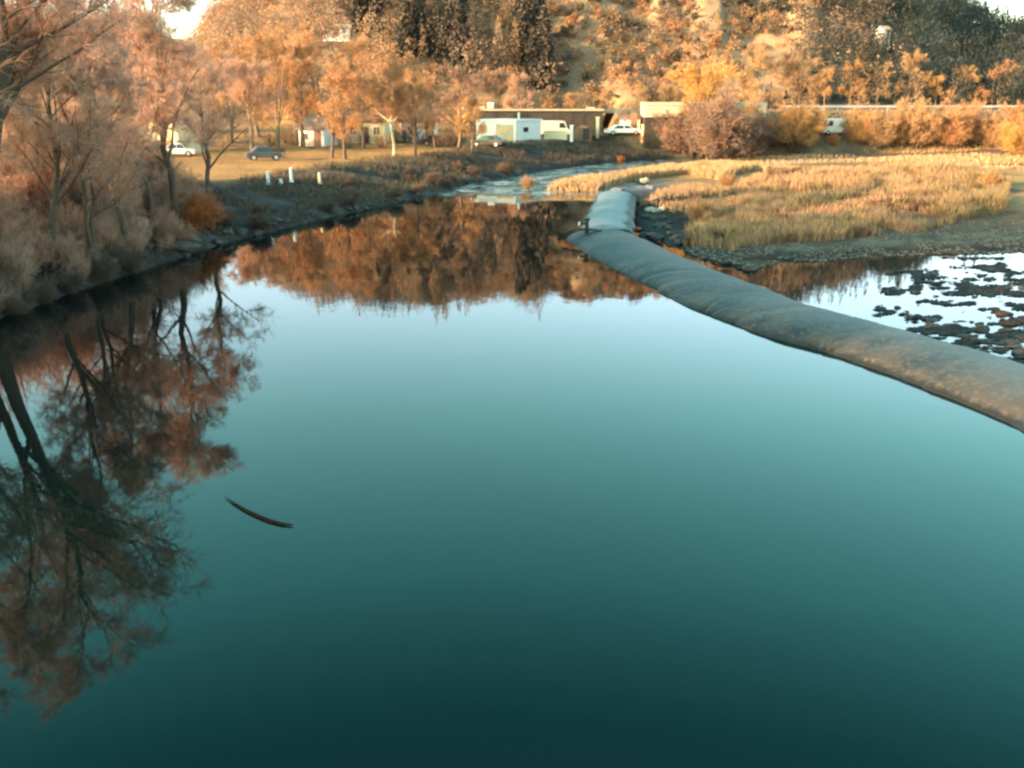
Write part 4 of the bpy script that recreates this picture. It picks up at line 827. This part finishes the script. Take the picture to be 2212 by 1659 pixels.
for px, py, top, pr, mm, lab in bush:
    hp = 1.5 if pr == 'low' else 5.0 if mm == 'tw_purple' else 6.3
    if px == 1140: p_ = G(1140, 409); l = (float(p_[0]), float(p_[1]), 0.0); sc = (z_at(px, top, l[1])) / hp * 0.95
    else: l, sc = at_px(px, py, top, hp)
    if px in (1500, 1565, 1605): sc = (sc * 1.15, sc * 1.15, sc)
    plant(pr, 'field_bush', lab, 'bush', l, sc, px * 0.9, 'bushes on the right field', M['bark_dark'], M[mm], TW)

# ------------------------------------------------------------------ road wall, buildings, vehicles
Yw = 152.0
def wx(px, py=250, Yp=Yw): d_ = ray(px, py); return d_[0] * Yp / d_[1]
M['wall_dark'] = mat('stained concrete wall in shade tone', (0.022, 0.018, 0.016), (0.075, 0.058, 0.045), 0.7, 0.9, 0.2, 0.3, stretch=(1, 1, 0.25))  # shade on the face below the roadway is put into this dark colour
M['asphalt'] = mat('old grey asphalt', (0.14, 0.125, 0.11), (0.2, 0.175, 0.15), 0.8, 0.9, 0.2, 0.2)
M['render_white'] = mat('white render', (0.74, 0.69, 0.64), (0.82, 0.77, 0.72), 1.2, 0.8, 0.2, 0.1)
M['render_cream'] = mat('cream render', (0.7, 0.56, 0.34), (0.78, 0.64, 0.4), 1.2, 0.85, 0.2, 0.1)
M['render_beige'] = mat('beige cladding', (0.48, 0.37, 0.24), (0.56, 0.44, 0.3), 1.5, 0.8, 0.2, 0.1)
M['roof_grey'] = mat('grey slate roof', (0.13, 0.125, 0.125), (0.2, 0.19, 0.19), 2, 0.8, 0.3, 0.3, stretch=(1, 6, 6))
M['roof_brown'] = mat('brown tile roof', (0.16, 0.09, 0.06), (0.24, 0.13, 0.08), 2, 0.85, 0.2, 0.3, stretch=(1, 6, 6))
M['glass'] = mat('dark window glass', (0.02, 0.025, 0.03), (0.03, 0.035, 0.04), 1, 0.12, 0.6)
M['steel'] = mat('galvanised steel', (0.42, 0.42, 0.42), (0.55, 0.54, 0.52), 3, 0.4, 0.5, 0, 0.6)
M['tyre'] = mat('black tyre rubber', (0.015, 0.015, 0.015), (0.03, 0.03, 0.03), 5, 0.8, 0.2)
def car_paint(n, c): return mat(n, c, tuple(k * 0.92 for k in c), 2, 0.3, 0.5)
# raised road: pavement slab + wall below it
zt = 6.35
bm = bmesh.new(); bx(bm, ((190 + wx(1014)) / 2, Yw + 6.5, zt - 0.15), (190 - wx(1014), 12.4, 0.3)); set_props(bm_obj('road', bm, M['asphalt']), kind='structure')
rw = empty('retaining_wall', (wx(1210), Yw, 0)); set_props(rw, 'long dark retaining wall with a pale coping carrying the road behind the white shed', 'wall')
xa, xb = wx(1014), wx(1302)
box('wall', ((xa + xb) / 2 - rw.location.x, 0, zt / 2 - 1.2), (xb - xa, 0.5, zt + 1.8), M['wall_dark'], rw)
box('coping', ((xa + xb) / 2 - rw.location.x, -0.1, zt - 0.08 + 0.03 + 0.25), (xb - xa + 0.2, 0.8, 0.26), mat('weathered coping stone', (0.36, 0.26, 0.17), (0.5, 0.37, 0.25), 1.2, 0.9, 0.2, 0.3), rw)
gr = empty('guard_rail', (wx(2000), Yw + 1.0, zt)); set_props(gr, 'pale steel guard rail along the raised road on the right', 'guard rail')
ga, gb = wx(1690) - gr.location.x, wx(2400) - gr.location.x
bm = bmesh.new()
for zz, yy in ((0.55, 0), (0.66, -0.06), (0.77, 0)): bx(bm, ((ga + gb) / 2, yy, zz), (gb - ga, 0.05, 0.112))
bm_obj('beam', bm, M['steel'], gr)
for k in range(int((gb - ga) / 2.5)): box('post', (ga + 1 + 2.5 * k, 0.12, 0.4), (0.1, 0.12, 0.85), M['steel'], gr)

def window(par, c, w_, h_, ax_='y', glass='glass', fr='white_paint'):
    """frame ring with a recessed pane; the wall faces -y or +-x"""
    f = bmesh.new(); t = 0.08; sgn = -1 if ax_ in ('y', '-x') else 1
    def b_(cu, cz, su, sz, off, dp):
        if ax_ == 'y': bx(f, (c[0] + cu, c[1] + off * sgn, c[2] + cz), (su, dp, sz))
        else: bx(f, (c[0] + off * sgn, c[1] + cu, c[2] + cz), (dp, su, sz))
    b_(0, h_ / 2 - t / 2, w_, t, 0.02, 0.08); b_(0, -h_ / 2 + t / 2, w_, t, 0.02, 0.08)
    b_(-w_ / 2 + t / 2, 0, t, h_ - 2 * t, 0.02, 0.08); b_(w_ / 2 - t / 2, 0, t, h_ - 2 * t, 0.02, 0.08); b_(0, 0, t * 0.6, h_ - 2 * t, 0.02, 0.06)
    o = bm_obj('window', f, M[fr], par); f = bmesh.new(); b_(0, 0, w_ - 0.02, h_ - 0.02, 0.008, 0.03)
    g = bm_obj('pane', f, M[glass], o); return o
def house(name, label, loc, rz, W, D, H, rh, wall_m, roof_m, wins=(), door=None, over=0.35, chimney=True):
    r = empty(name, loc, rz); set_props(r, label, name)
    bm = bmesh.new(); bx(bm, (0, 0, H / 2 - 0.5), (W, D, H + 1.0))
    g1 = [bm.verts.new(v) for v in ((-W / 2, -D / 2, H), (-W / 2, D / 2, H), (-W / 2, 0, H + rh))]; g2 = [bm.verts.new(v) for v in ((W / 2, -D / 2, H), (W / 2, D / 2, H), (W / 2, 0, H + rh))]
    bm.faces.new(g1[::-1]); bm.faces.new(g2); bm_obj('wall', bm, M[wall_m], r)
    bm = bmesh.new(); th_ = 0.16; sl = rh / (D / 2)
    for s in (-1, 1):
        a_ = [(-W / 2 - over, s * (D / 2 + over), H - sl * over + 0.02), (W / 2 + over, s * (D / 2 + over), H - sl * over + 0.02), (W / 2 + over, 0, H + rh + 0.02), (-W / 2 - over, 0, H + rh + 0.02)]
        lo = [bm.verts.new(v) for v in a_]; hi = [bm.verts.new((v[0], v[1], v[2] + th_)) for v in a_]
        bm.faces.new(lo); bm.faces.new(hi)
        for q in range(4): bm.faces.new((lo[q], lo[(q + 1) % 4], hi[(q + 1) % 4], hi[q]))
    bmesh.ops.recalc_face_normals(bm, faces=bm.faces[:])
    rf = bm_obj('roof', bm, M[roof_m], r)
    if chimney: box('chimney', (W * 0.22, D * 0.12, H + rh + 0.2), (0.6, 0.6, 1.2), M['roof_brown'], rf)
    for c_, w_, h_ in wins: window(r, (c_[0], -D / 2, c_[1]), w_, h_)
    if door is not None:
        d_ = box('door', (door, -D / 2 - 0.03, 1.02), (0.95, 0.08, 2.04), M['roof_brown'], r); box('handle', (door + 0.36, -D / 2 - 0.1, 1.0), (0.05, 0.06, 0.14), M['steel'], d_)
    return r
def put(px, py, z=None, Y_=None):
    if Y_ is None: x, y, z0 = hit(px, py); return (x, y, z0)
    x = wx(px, py, Y_); return (x, Y_, ground(x, Y_))
# left houses, half hidden in twigs
house('house', 'white gabled house with a grey roof half hidden behind the left twigs', put(318, 0, Y_=150), R(14), 7.5, 7, 4.6, 2.4, 'render_white', 'roof_grey', [((-2.2, 3.4), 1.1, 1.2), ((1.6, 3.4), 1.1, 1.2), ((-2.2, 1.2), 1.1, 1.2)], 0.6)
house('house', 'small yellow cream house with bright walls above the parked cars at left', put(357, 0, Y_=118), R(-30), 4.2, 4.5, 3.6, 1.6, 'render_cream', 'roof_brown', [((-1.1, 2.0), 0.9, 1.0)], 1.0)
house('house', 'cream house with a brown roof behind the park trees left of mid lawn', put(790, 0, Y_=136), R(-12), 5.6, 5, 2.8, 1.5, 'render_cream', 'roof_brown', [((-1.6, 1.6), 1.0, 1.1), ((1.7, 1.6), 1.0, 1.1)], 0.1)
house('house', 'small pale house behind the park trees right of the cream house', put(897, 0, Y_=140), R(10), 4.8, 4.6, 2.6, 1.6, 'render_white', 'roof_brown', [((-1.3, 1.5), 0.9, 1.0)], 1.2)
lh = put(672, 0, Y_=132); house('house', 'tiny white cottage between the trunks above the white posts', lh, R(-18), 3.6, 3.8, 2.3, 1.2, 'render_white', 'roof_grey', [((-0.8, 1.3), 0.8, 0.9)], 0.9)
hx_, hy_, hz_ = hit(730, 84); house('house', 'pale house high among the trees on the left of the hillside', (hx_, hy_ - 1.5, hz_ + 0.2), R(8), 5.6, 3.5, 1.7, 0.7, 'render_white', 'render_beige', [((-1.6, 1.0), 0.8, 0.7), ((1.5, 1.0), 0.8, 0.7)], 0.0)
hx_, hy_, hz_ = hit(1894, 99); house('house', 'tiny white house alone on the dark right hillside', (hx_, hy_ - 3, hz_ + 1.0), R(25), 2.0, 2.0, 1.9, 0.6, 'render_white', 'render_beige', [], 0.3, 0.2, False)
# pale fence strip
fx = put(291, 0, Y_=112); fe = empty('board_fence', fx, R(4)); set_props(fe, 'pale board fence in bright strips below the white gabled house', 'fence')
bm = bmesh.new()
for zz in (1.75, 2.05, 2.35): bx(bm, (0, 0, zz), (6.4, 0.06, 0.26))
bm_obj('boards', bm, M['render_cream'], fe)
for k in range(5): box('post', (-3.1 + 1.55 * k, 0.1, 1.15), (0.14, 0.14, 2.9), M['bark_grey'], fe)

# white shed by the channel: two differently lit wings
d_l = put(1114, 309); sh = empty('white_shed', d_l, R(0)); set_props(sh, 'flat roofed white shed with a blue grey shaded side near the channel', 'shed')
ca = R(38)
Wl, Wr, Hs = 6.0, 5.2, 2.85
bm = bmesh.new()      # footprint: corner nearest the camera at the origin
u_l = np.array([-math.cos(R(26)), math.sin(R(26))]); u_r = np.array([math.cos(R(48)), math.sin(R(48))])
foot = [np.zeros(2), u_r * Wr, u_r * Wr + u_l * Wl, u_l * Wl]
lo = [bm.verts.new((p[0], p[1], -0.8)) for p in foot]; hi = [bm.verts.new((p[0], p[1], Hs)) for p in foot]
for q in range(4): bm.faces.new((lo[q], lo[(q + 1) % 4], hi[(q + 1) % 4], hi[q]))
bm.faces.new(hi); bmesh.ops.recalc_face_normals(bm, faces=bm.faces[:]); bm_obj('wall', bm, M['render_white'], sh)
bm = bmesh.new(); cen = sum(foot) / 4
lo = [bm.verts.new((*(cen + (p - cen) * 1.05), Hs + 0.01)) for p in foot]; hi = [bm.verts.new((*(cen + (p - cen) * 1.05), Hs + 0.19)) for p in foot]
for q in range(4): bm.faces.new((lo[q], lo[(q + 1) % 4], hi[(q + 1) % 4], hi[q]))
bm.faces.new(hi); bm.faces.new(lo); bmesh.ops.recalc_face_normals(bm, faces=bm.faces[:]); rf = bm_obj('roof', bm, M['white_paint'], sh)
bm = bmesh.new(); cyl(bm, (u_r[0] * 2 + u_l[0], u_r[1] * 2 + u_l[1], Hs + 0.6), 0.16, 1.0, seg=12); bm_obj('vent_pipe', bm, M['steel'], rf)
def wall_panel(nm, u, s0, s1, z0, z1, m, off, par):
    nv = np.array([u[1], -u[0]]); nv = nv * (-1 if nv[1] > 0 else 1)
    bm = bmesh.new(); p = [u * s0 + nv * 0.01, u * s1 + nv * 0.01, u * s1 + nv * off, u * s0 + nv * off]
    lo = [bm.verts.new((*q, z0)) for q in p]; hi = [bm.verts.new((*q, z1)) for q in p]
    for q in range(4): bm.faces.new((lo[q], lo[(q + 1) % 4], hi[(q + 1) % 4], hi[q]))
    bm.faces.new(hi); bm.faces.new(lo); bmesh.ops.recalc_face_normals(bm, faces=bm.faces[:]); return bm_obj(nm, bm, m, par)
dr_ = wall_panel('door', u_l, 0.35, 2.9, 0.05, 2.4, M['render_beige'], 0.06, sh); wall_panel('handle', u_l, 0.6, 0.75, 1.1, 1.3, M['steel'], 0.12, dr_)
wall_panel('door_frame', u_l, 2.95, 3.1, 0, 2.6, M['steel'], 0.08, sh); wn = wall_panel('window', u_r, 1.4, 2.6, 1.3, 2.1, M['white_paint'], 0.05, sh); wall_panel('pane', u_r, 1.48, 2.52, 1.38, 2.02, M['glass'], 0.07, wn)
wall_panel('plinth', u_r, 0.0, 5.2, -0.4, 0.35, M['concrete'], 0.04, sh)
# vehicles
def vehicle(name, label, cat, loc, rz, paint, L_=4.3, W_=1.75, kind='car', group='parked vehicles'):
    r = empty(name, loc, rz); set_props(r, label, cat, group)
    h0, h1, hr = 0.32, (0.86 if kind == 'car' else 0.95), (1.42 if kind == 'car' else 2.25)
    if kind == 'car': side = [(-.5, h0), (.5, h0), (.5, .62), (.47, .78), (.26, h1), (.13, hr - .03), (.02, hr), (-.2, hr - .01), (-.36, h1 + .04), (-.48, h1 - .03), (-.5, .6)]
    else: side = [(-.5, h0), (.5, h0), (.5, .7), (.48, .95), (.41, 1.15), (.33, hr - .12), (.28, hr), (-.48, hr), (-.5, hr - .1)]
    bm = bmesh.new(); n_ = len(side)
    def yw(z_): return W_ / 2 * (1 if z_ < h1 + .1 else 1 - .14 * (z_ - h1) / (hr - h1) if kind == 'car' else .97)
    lo = [bm.verts.new((a * L_, -yw(b), b)) for a, b in side]; hi = [bm.verts.new((a * L_, yw(b), b)) for a, b in side]
    for q in range(n_): bm.faces.new((lo[q], lo[(q + 1) % n_], hi[(q + 1) % n_], hi[q]))
    bm.faces.new(lo); bm.faces.new(hi); bmesh.ops.recalc_face_normals(bm, faces=bm.faces[:]); bm_obj('body', bm, paint, r, bevel=0.04)
    for s in (-1, 1):
        if kind == 'car': wz = [((-.30, h1 + .06), (-.19, hr - .1), (-.03, hr - .09), (-.03, h1 + .06)), ((0, h1 + .06), (0, hr - .09), (.11, hr - .12), (.21, h1 + .06))]
        else: wz = [((.14, 1.25), (.14, 1.95), (.28, 1.95), (.36, 1.25))]
        for q4 in wz:
            bm = bmesh.new(); vi = [bm.verts.new((a * L_, s * (yw(b) + 0.004), b)) for a, b in q4]; vo = [bm.verts.new((a * L_, s * (yw(b) + 0.02), b)) for a, b in q4]
            for q in range(4): bm.faces.new((vi[q], vi[(q + 1) % 4], vo[(q + 1) % 4], vo[q]))
            bm.faces.new(vi); bm.faces.new(vo); bmesh.ops.recalc_face_normals(bm, faces=bm.faces[:]); bm_obj('window', bm, M['glass'], r)
        for fx_ in (-.31, .31):
            bm = bmesh.new(); cyl(bm, (fx_ * L_, s * (W_ / 2 - .08), .33), .33, .22, 'Y', 18); w_ = bm_obj('wheel', bm, M['tyre'], r); bm = bmesh.new(); cyl(bm, (fx_ * L_, s * (W_ / 2 + .035), .33), .19, .02, 'Y', 14); bm_obj('rim', bm, M['steel'], w_)
        box('headlight', (L_ / 2 + .005, s * W_ * .36, .66), (.05, .32, .14), M['white_paint'], r); box('tail_light', (-L_ / 2 - .005, s * W_ * .38, .72), (.05, .22, .2), M['roof_brown'], r)
    a0, a1 = ((.255, h1 + .03), (.145, hr - .07)) if kind == 'car' else ((.405, 1.2), (.34, hr - .25))
    bm = bmesh.new(); q4 = [(a0[0] * L_ + .02, -W_ * .42, a0[1]), (a0[0] * L_ + .02, W_ * .42, a0[1]), (a1[0] * L_ + .02, W_ * .38, a1[1]), (a1[0] * L_ + .02, -W_ * .38, a1[1])]
    vi = [bm.verts.new(v) for v in q4]; vo = [bm.verts.new((v[0] + .02, v[1], v[2] + .01)) for v in q4]
    for q in range(4): bm.faces.new((vi[q], vi[(q + 1) % 4], vo[(q + 1) % 4], vo[q]))
    bm.faces.new(vi); bm.faces.new(vo); bmesh.ops.recalc_face_normals(bm, faces=bm.faces[:]); bm_obj('windscreen', bm, M['glass'], r)
    return r
pw_, pb_, pg_, pr_, pgr_ = [car_paint(*q) for q in (('white car paint', (0.8, 0.78, 0.74)), ('black car paint', (0.015, 0.015, 0.018)), ('grey blue car paint', (0.07, 0.075, 0.085)), ('red brown car paint', (0.09, 0.035, 0.028)), ('greenish grey car paint', (0.24, 0.27, 0.22)))]
vehicle('parked_car', 'black car parked against the lit front of the white shed', 'car', put(1056, 317), R(158), pb_)
vehicle('parked_car', 'white car with dark windows parked right of the brown hut', 'car', put(1346, 292), R(6), pw_, 5.4, 1.9)
vehicle('parked_van', 'cream white box van on the raised ground right of the white shed', 'van', put(1199, 0, Y_=147), R(10), car_paint('cream van paint', (0.8, 0.7, 0.5)), 4.6, 1.9, 'van')
vehicle('parked_van', 'greenish grey van parked below the small yellow cream house', 'van', put(348, 330), R(25), pgr_, 4.0, 1.8, 'van')
vehicle('parked_car', 'white car parked beside the greenish grey van at left', 'car', put(386, 338), R(12), pw_, 3.6, 1.7)
vehicle('parked_car', 'grey blue car parked at the left end of the lawn', 'car', put(571, 347), R(20), pg_, 3.6, 1.7)
vehicle('parked_car', 'red brown car parked behind the trees on the right of the lawn', 'car', put(942, 315), R(8), pr_, 4.2, 1.7)
vehicle('parked_van', 'white van with a dark front half hidden between golden bushes', 'van', put(1800, 292), R(185), pw_, 3.8, 1.8, 'van')
# brown hut with white gate posts between shed and white car
hp = put(1259, 300); hu = empty('brown_hut', hp, R(-8)); set_props(hu, 'low brown hut with an arched roof between white posts right of the shed', 'hut')
bm = bmesh.new(); pr2 = [(-1.25, -0.4), (1.25, -0.4)] + [(1.25 * math.cos(q), 0.9 + 0.95 * math.sin(q)) for q in np.linspace(0, math.pi, 11)]
lo = [bm.verts.new((a, -1.2, b)) for a, b in pr2]; hi = [bm.verts.new((a, 1.8, b)) for a, b in pr2]; n_ = len(pr2)
for q in range(n_): bm.faces.new((lo[q], lo[(q + 1) % n_], hi[(q + 1) % n_], hi[q]))
bm.faces.new(lo); bm.faces.new(hi); bmesh.ops.recalc_face_normals(bm, faces=bm.faces[:]); bm_obj('shell', bm, M['roof_brown'], hu)
dd_ = box('door', (0.55, -1.24, 0.7), (0.9, 0.06, 1.6), M['dark'], hu)
for px, py, h_, lab in ((1234, 306, 2.1, 'thick white gate post left of the brown hut'), (1290, 300, 2.9, 'tall cream gate post right of the brown hut'), (1272, 300, 1.0, 'short white post in front of the brown hut')):
    l = put(px, py); bm = bmesh.new(); bx(bm, (0, 0, h_ / 2 - 0.2), (0.42, 0.42, h_ + 0.4)); bx(bm, (0, 0, h_ + 0.06), (0.56, 0.56, 0.12)); set_props(bm_obj('gate_post', bm, M['render_white' if px != 1290 else 'render_cream'], None, l), lab, 'post', 'gate posts by the hut')
lw = put(1200, 300); bm = bmesh.new(); bx(bm, (0, 0, 0.3), (3.2, 0.3, 1.4)); bx(bm, (0, 0, 1.05), (3.3, 0.42, 0.1)); o = bm_obj('garden_wall', bm, M['render_cream'], None, lw); set_props(o, 'low cream wall in the sun between the white shed and the gate post', 'wall')
bb = empty('warehouse', (wx(1516, 250, 147), 147, 0), R(-1)); zw0, zw1 = z_at(1516, 253, 144), z_at(1516, 224, 144); set_props(bb, 'long low beige warehouse behind the road and the yellow tree', 'warehouse')
box('wall', (0, 0, (zw0 + zw1) / 2), (17.0, 6, zw1 - zw0), M['render_beige'], bb); box('roof', (0, 0, zw1 + 0.1), (17.2, 6.2, 0.14), M['render_beige'], bb); box('plinth', (0, 0, zw0 / 2), (16.9, 5.9, zw0), M['wall_dark'], bb)
box('gutter', (0, -3.09, zw1 - 0.15), (17.1, 0.16, 0.18), M['steel'], bb)
ub = empty('utility_box', (wx(1060), Yw + 1.0, zt)); set_props(ub, 'small bright white box standing on the wall above the white shed', 'utility box')
box('cabinet', (0, 0, 0.6), (0.95, 0.7, 1.2), M['white_paint'], ub, 0.03); box('door', (0, -0.37, 0.6), (0.8, 0.03, 1.0), M['steel'], ub)
for k, (px, w_, h_, lab) in enumerate([(1030, 2.2, 0.7, 'flat pale crate at the left end of the raised road'), (1276, 1.2, 0.55, 'pale crate on the raised road above the brown hut')]):
    bm = bmesh.new(); bx(bm, (0, 0, h_ / 2), (w_, 0.9, h_)); 
    for q in range(4): bx(bm, (-w_ / 2 + w_ * (q + .5) / 4, -0.47, h_ / 2), (0.08, 0.04, h_ * 0.96))
    set_props(bm_obj('crate', bm, M['render_beige'], None, (wx(px), Yw + 0.9, zt + 0.005)), lab, 'crate')
lw = (wx(1418, 288, 146), 146.0, 0.0); bm = bmesh.new(); zl0, zl1 = ground(lw[0], 146.0), z_at(1418, 270, 146); bx(bm, (0, 0, (zl0 + zl1) / 2 - 0.2), (4.4, 0.3, zl1 - zl0 + 0.4)); bx(bm, (0, 0, zl1 + 0.06), (4.5, 0.44, 0.12))
for k in range(4): bx(bm, (-2.0 + 1.33 * k, -0.2, (zl0 + zl1) / 2), (0.3, 0.1, zl1 - zl0 - 0.02))
set_props(bm_obj('garden_wall', bm, M['render_cream'], None, lw), 'whitewashed wall in front of the left end of the beige warehouse', 'wall')
l = (wx(1362, 270, 149), 149.0, 0.0); zg = ground(l[0], 149); house('shed', 'small cream shed on the bank between the dark wall and the warehouse', (l[0], 149.0, zg - 0.4), R(-12), 2.9, 2.4, z_at(1362, 258, 149) - zg + 0.4, 0.5, 'render_cream', 'roof_brown', [((-0.7, 1.0), 0.6, 0.6)], 0.6, 0.15, False)
# white posts on the left bank
for px, yb, yt, lab in ((580, 400, 371, 'left of the two tall white posts on the bank path'), (630, 394, 363, 'right of the two tall white posts on the bank path'), (607, 397, 388, 'short white stump between the two tall white posts'), (691, 398, 374, 'yellowish post with a pale foot right of the white posts')):
    l = put(px, yb); h_ = z_at(px, yt, l[1]) - l[2]
    bm = bmesh.new(); cyl(bm, (0, 0, h_ / 2 - 0.15), 0.13, h_ + 0.3, seg=14); cyl(bm, (0, 0, h_ + 0.03), 0.13, 0.06, seg=14, r2=0.05); cyl(bm, (0, 0, 0.06), 0.2, 0.12, seg=14)
    set_props(bm_obj('marker_post', bm, M['white_paint' if px != 691 else 'render_cream'], None, l, smooth=False), lab, 'post', 'posts on the left bank path')
lb = put(599, 341); be = empty('park_bench', lb, R(12)); set_props(be, 'dark bench on the path at the left end of the lawn', 'bench')
box('seat', (0, 0, 0.45), (1.8, 0.42, 0.06), M['dark'], be); box('backrest', (0, 0.22, 0.75), (1.8, 0.05, 0.4), M['dark'], be)
for s in (-0.75, 0.75): box('leg', (s, 0, 0.2), (0.08, 0.4, 0.42), M['dark'], be)
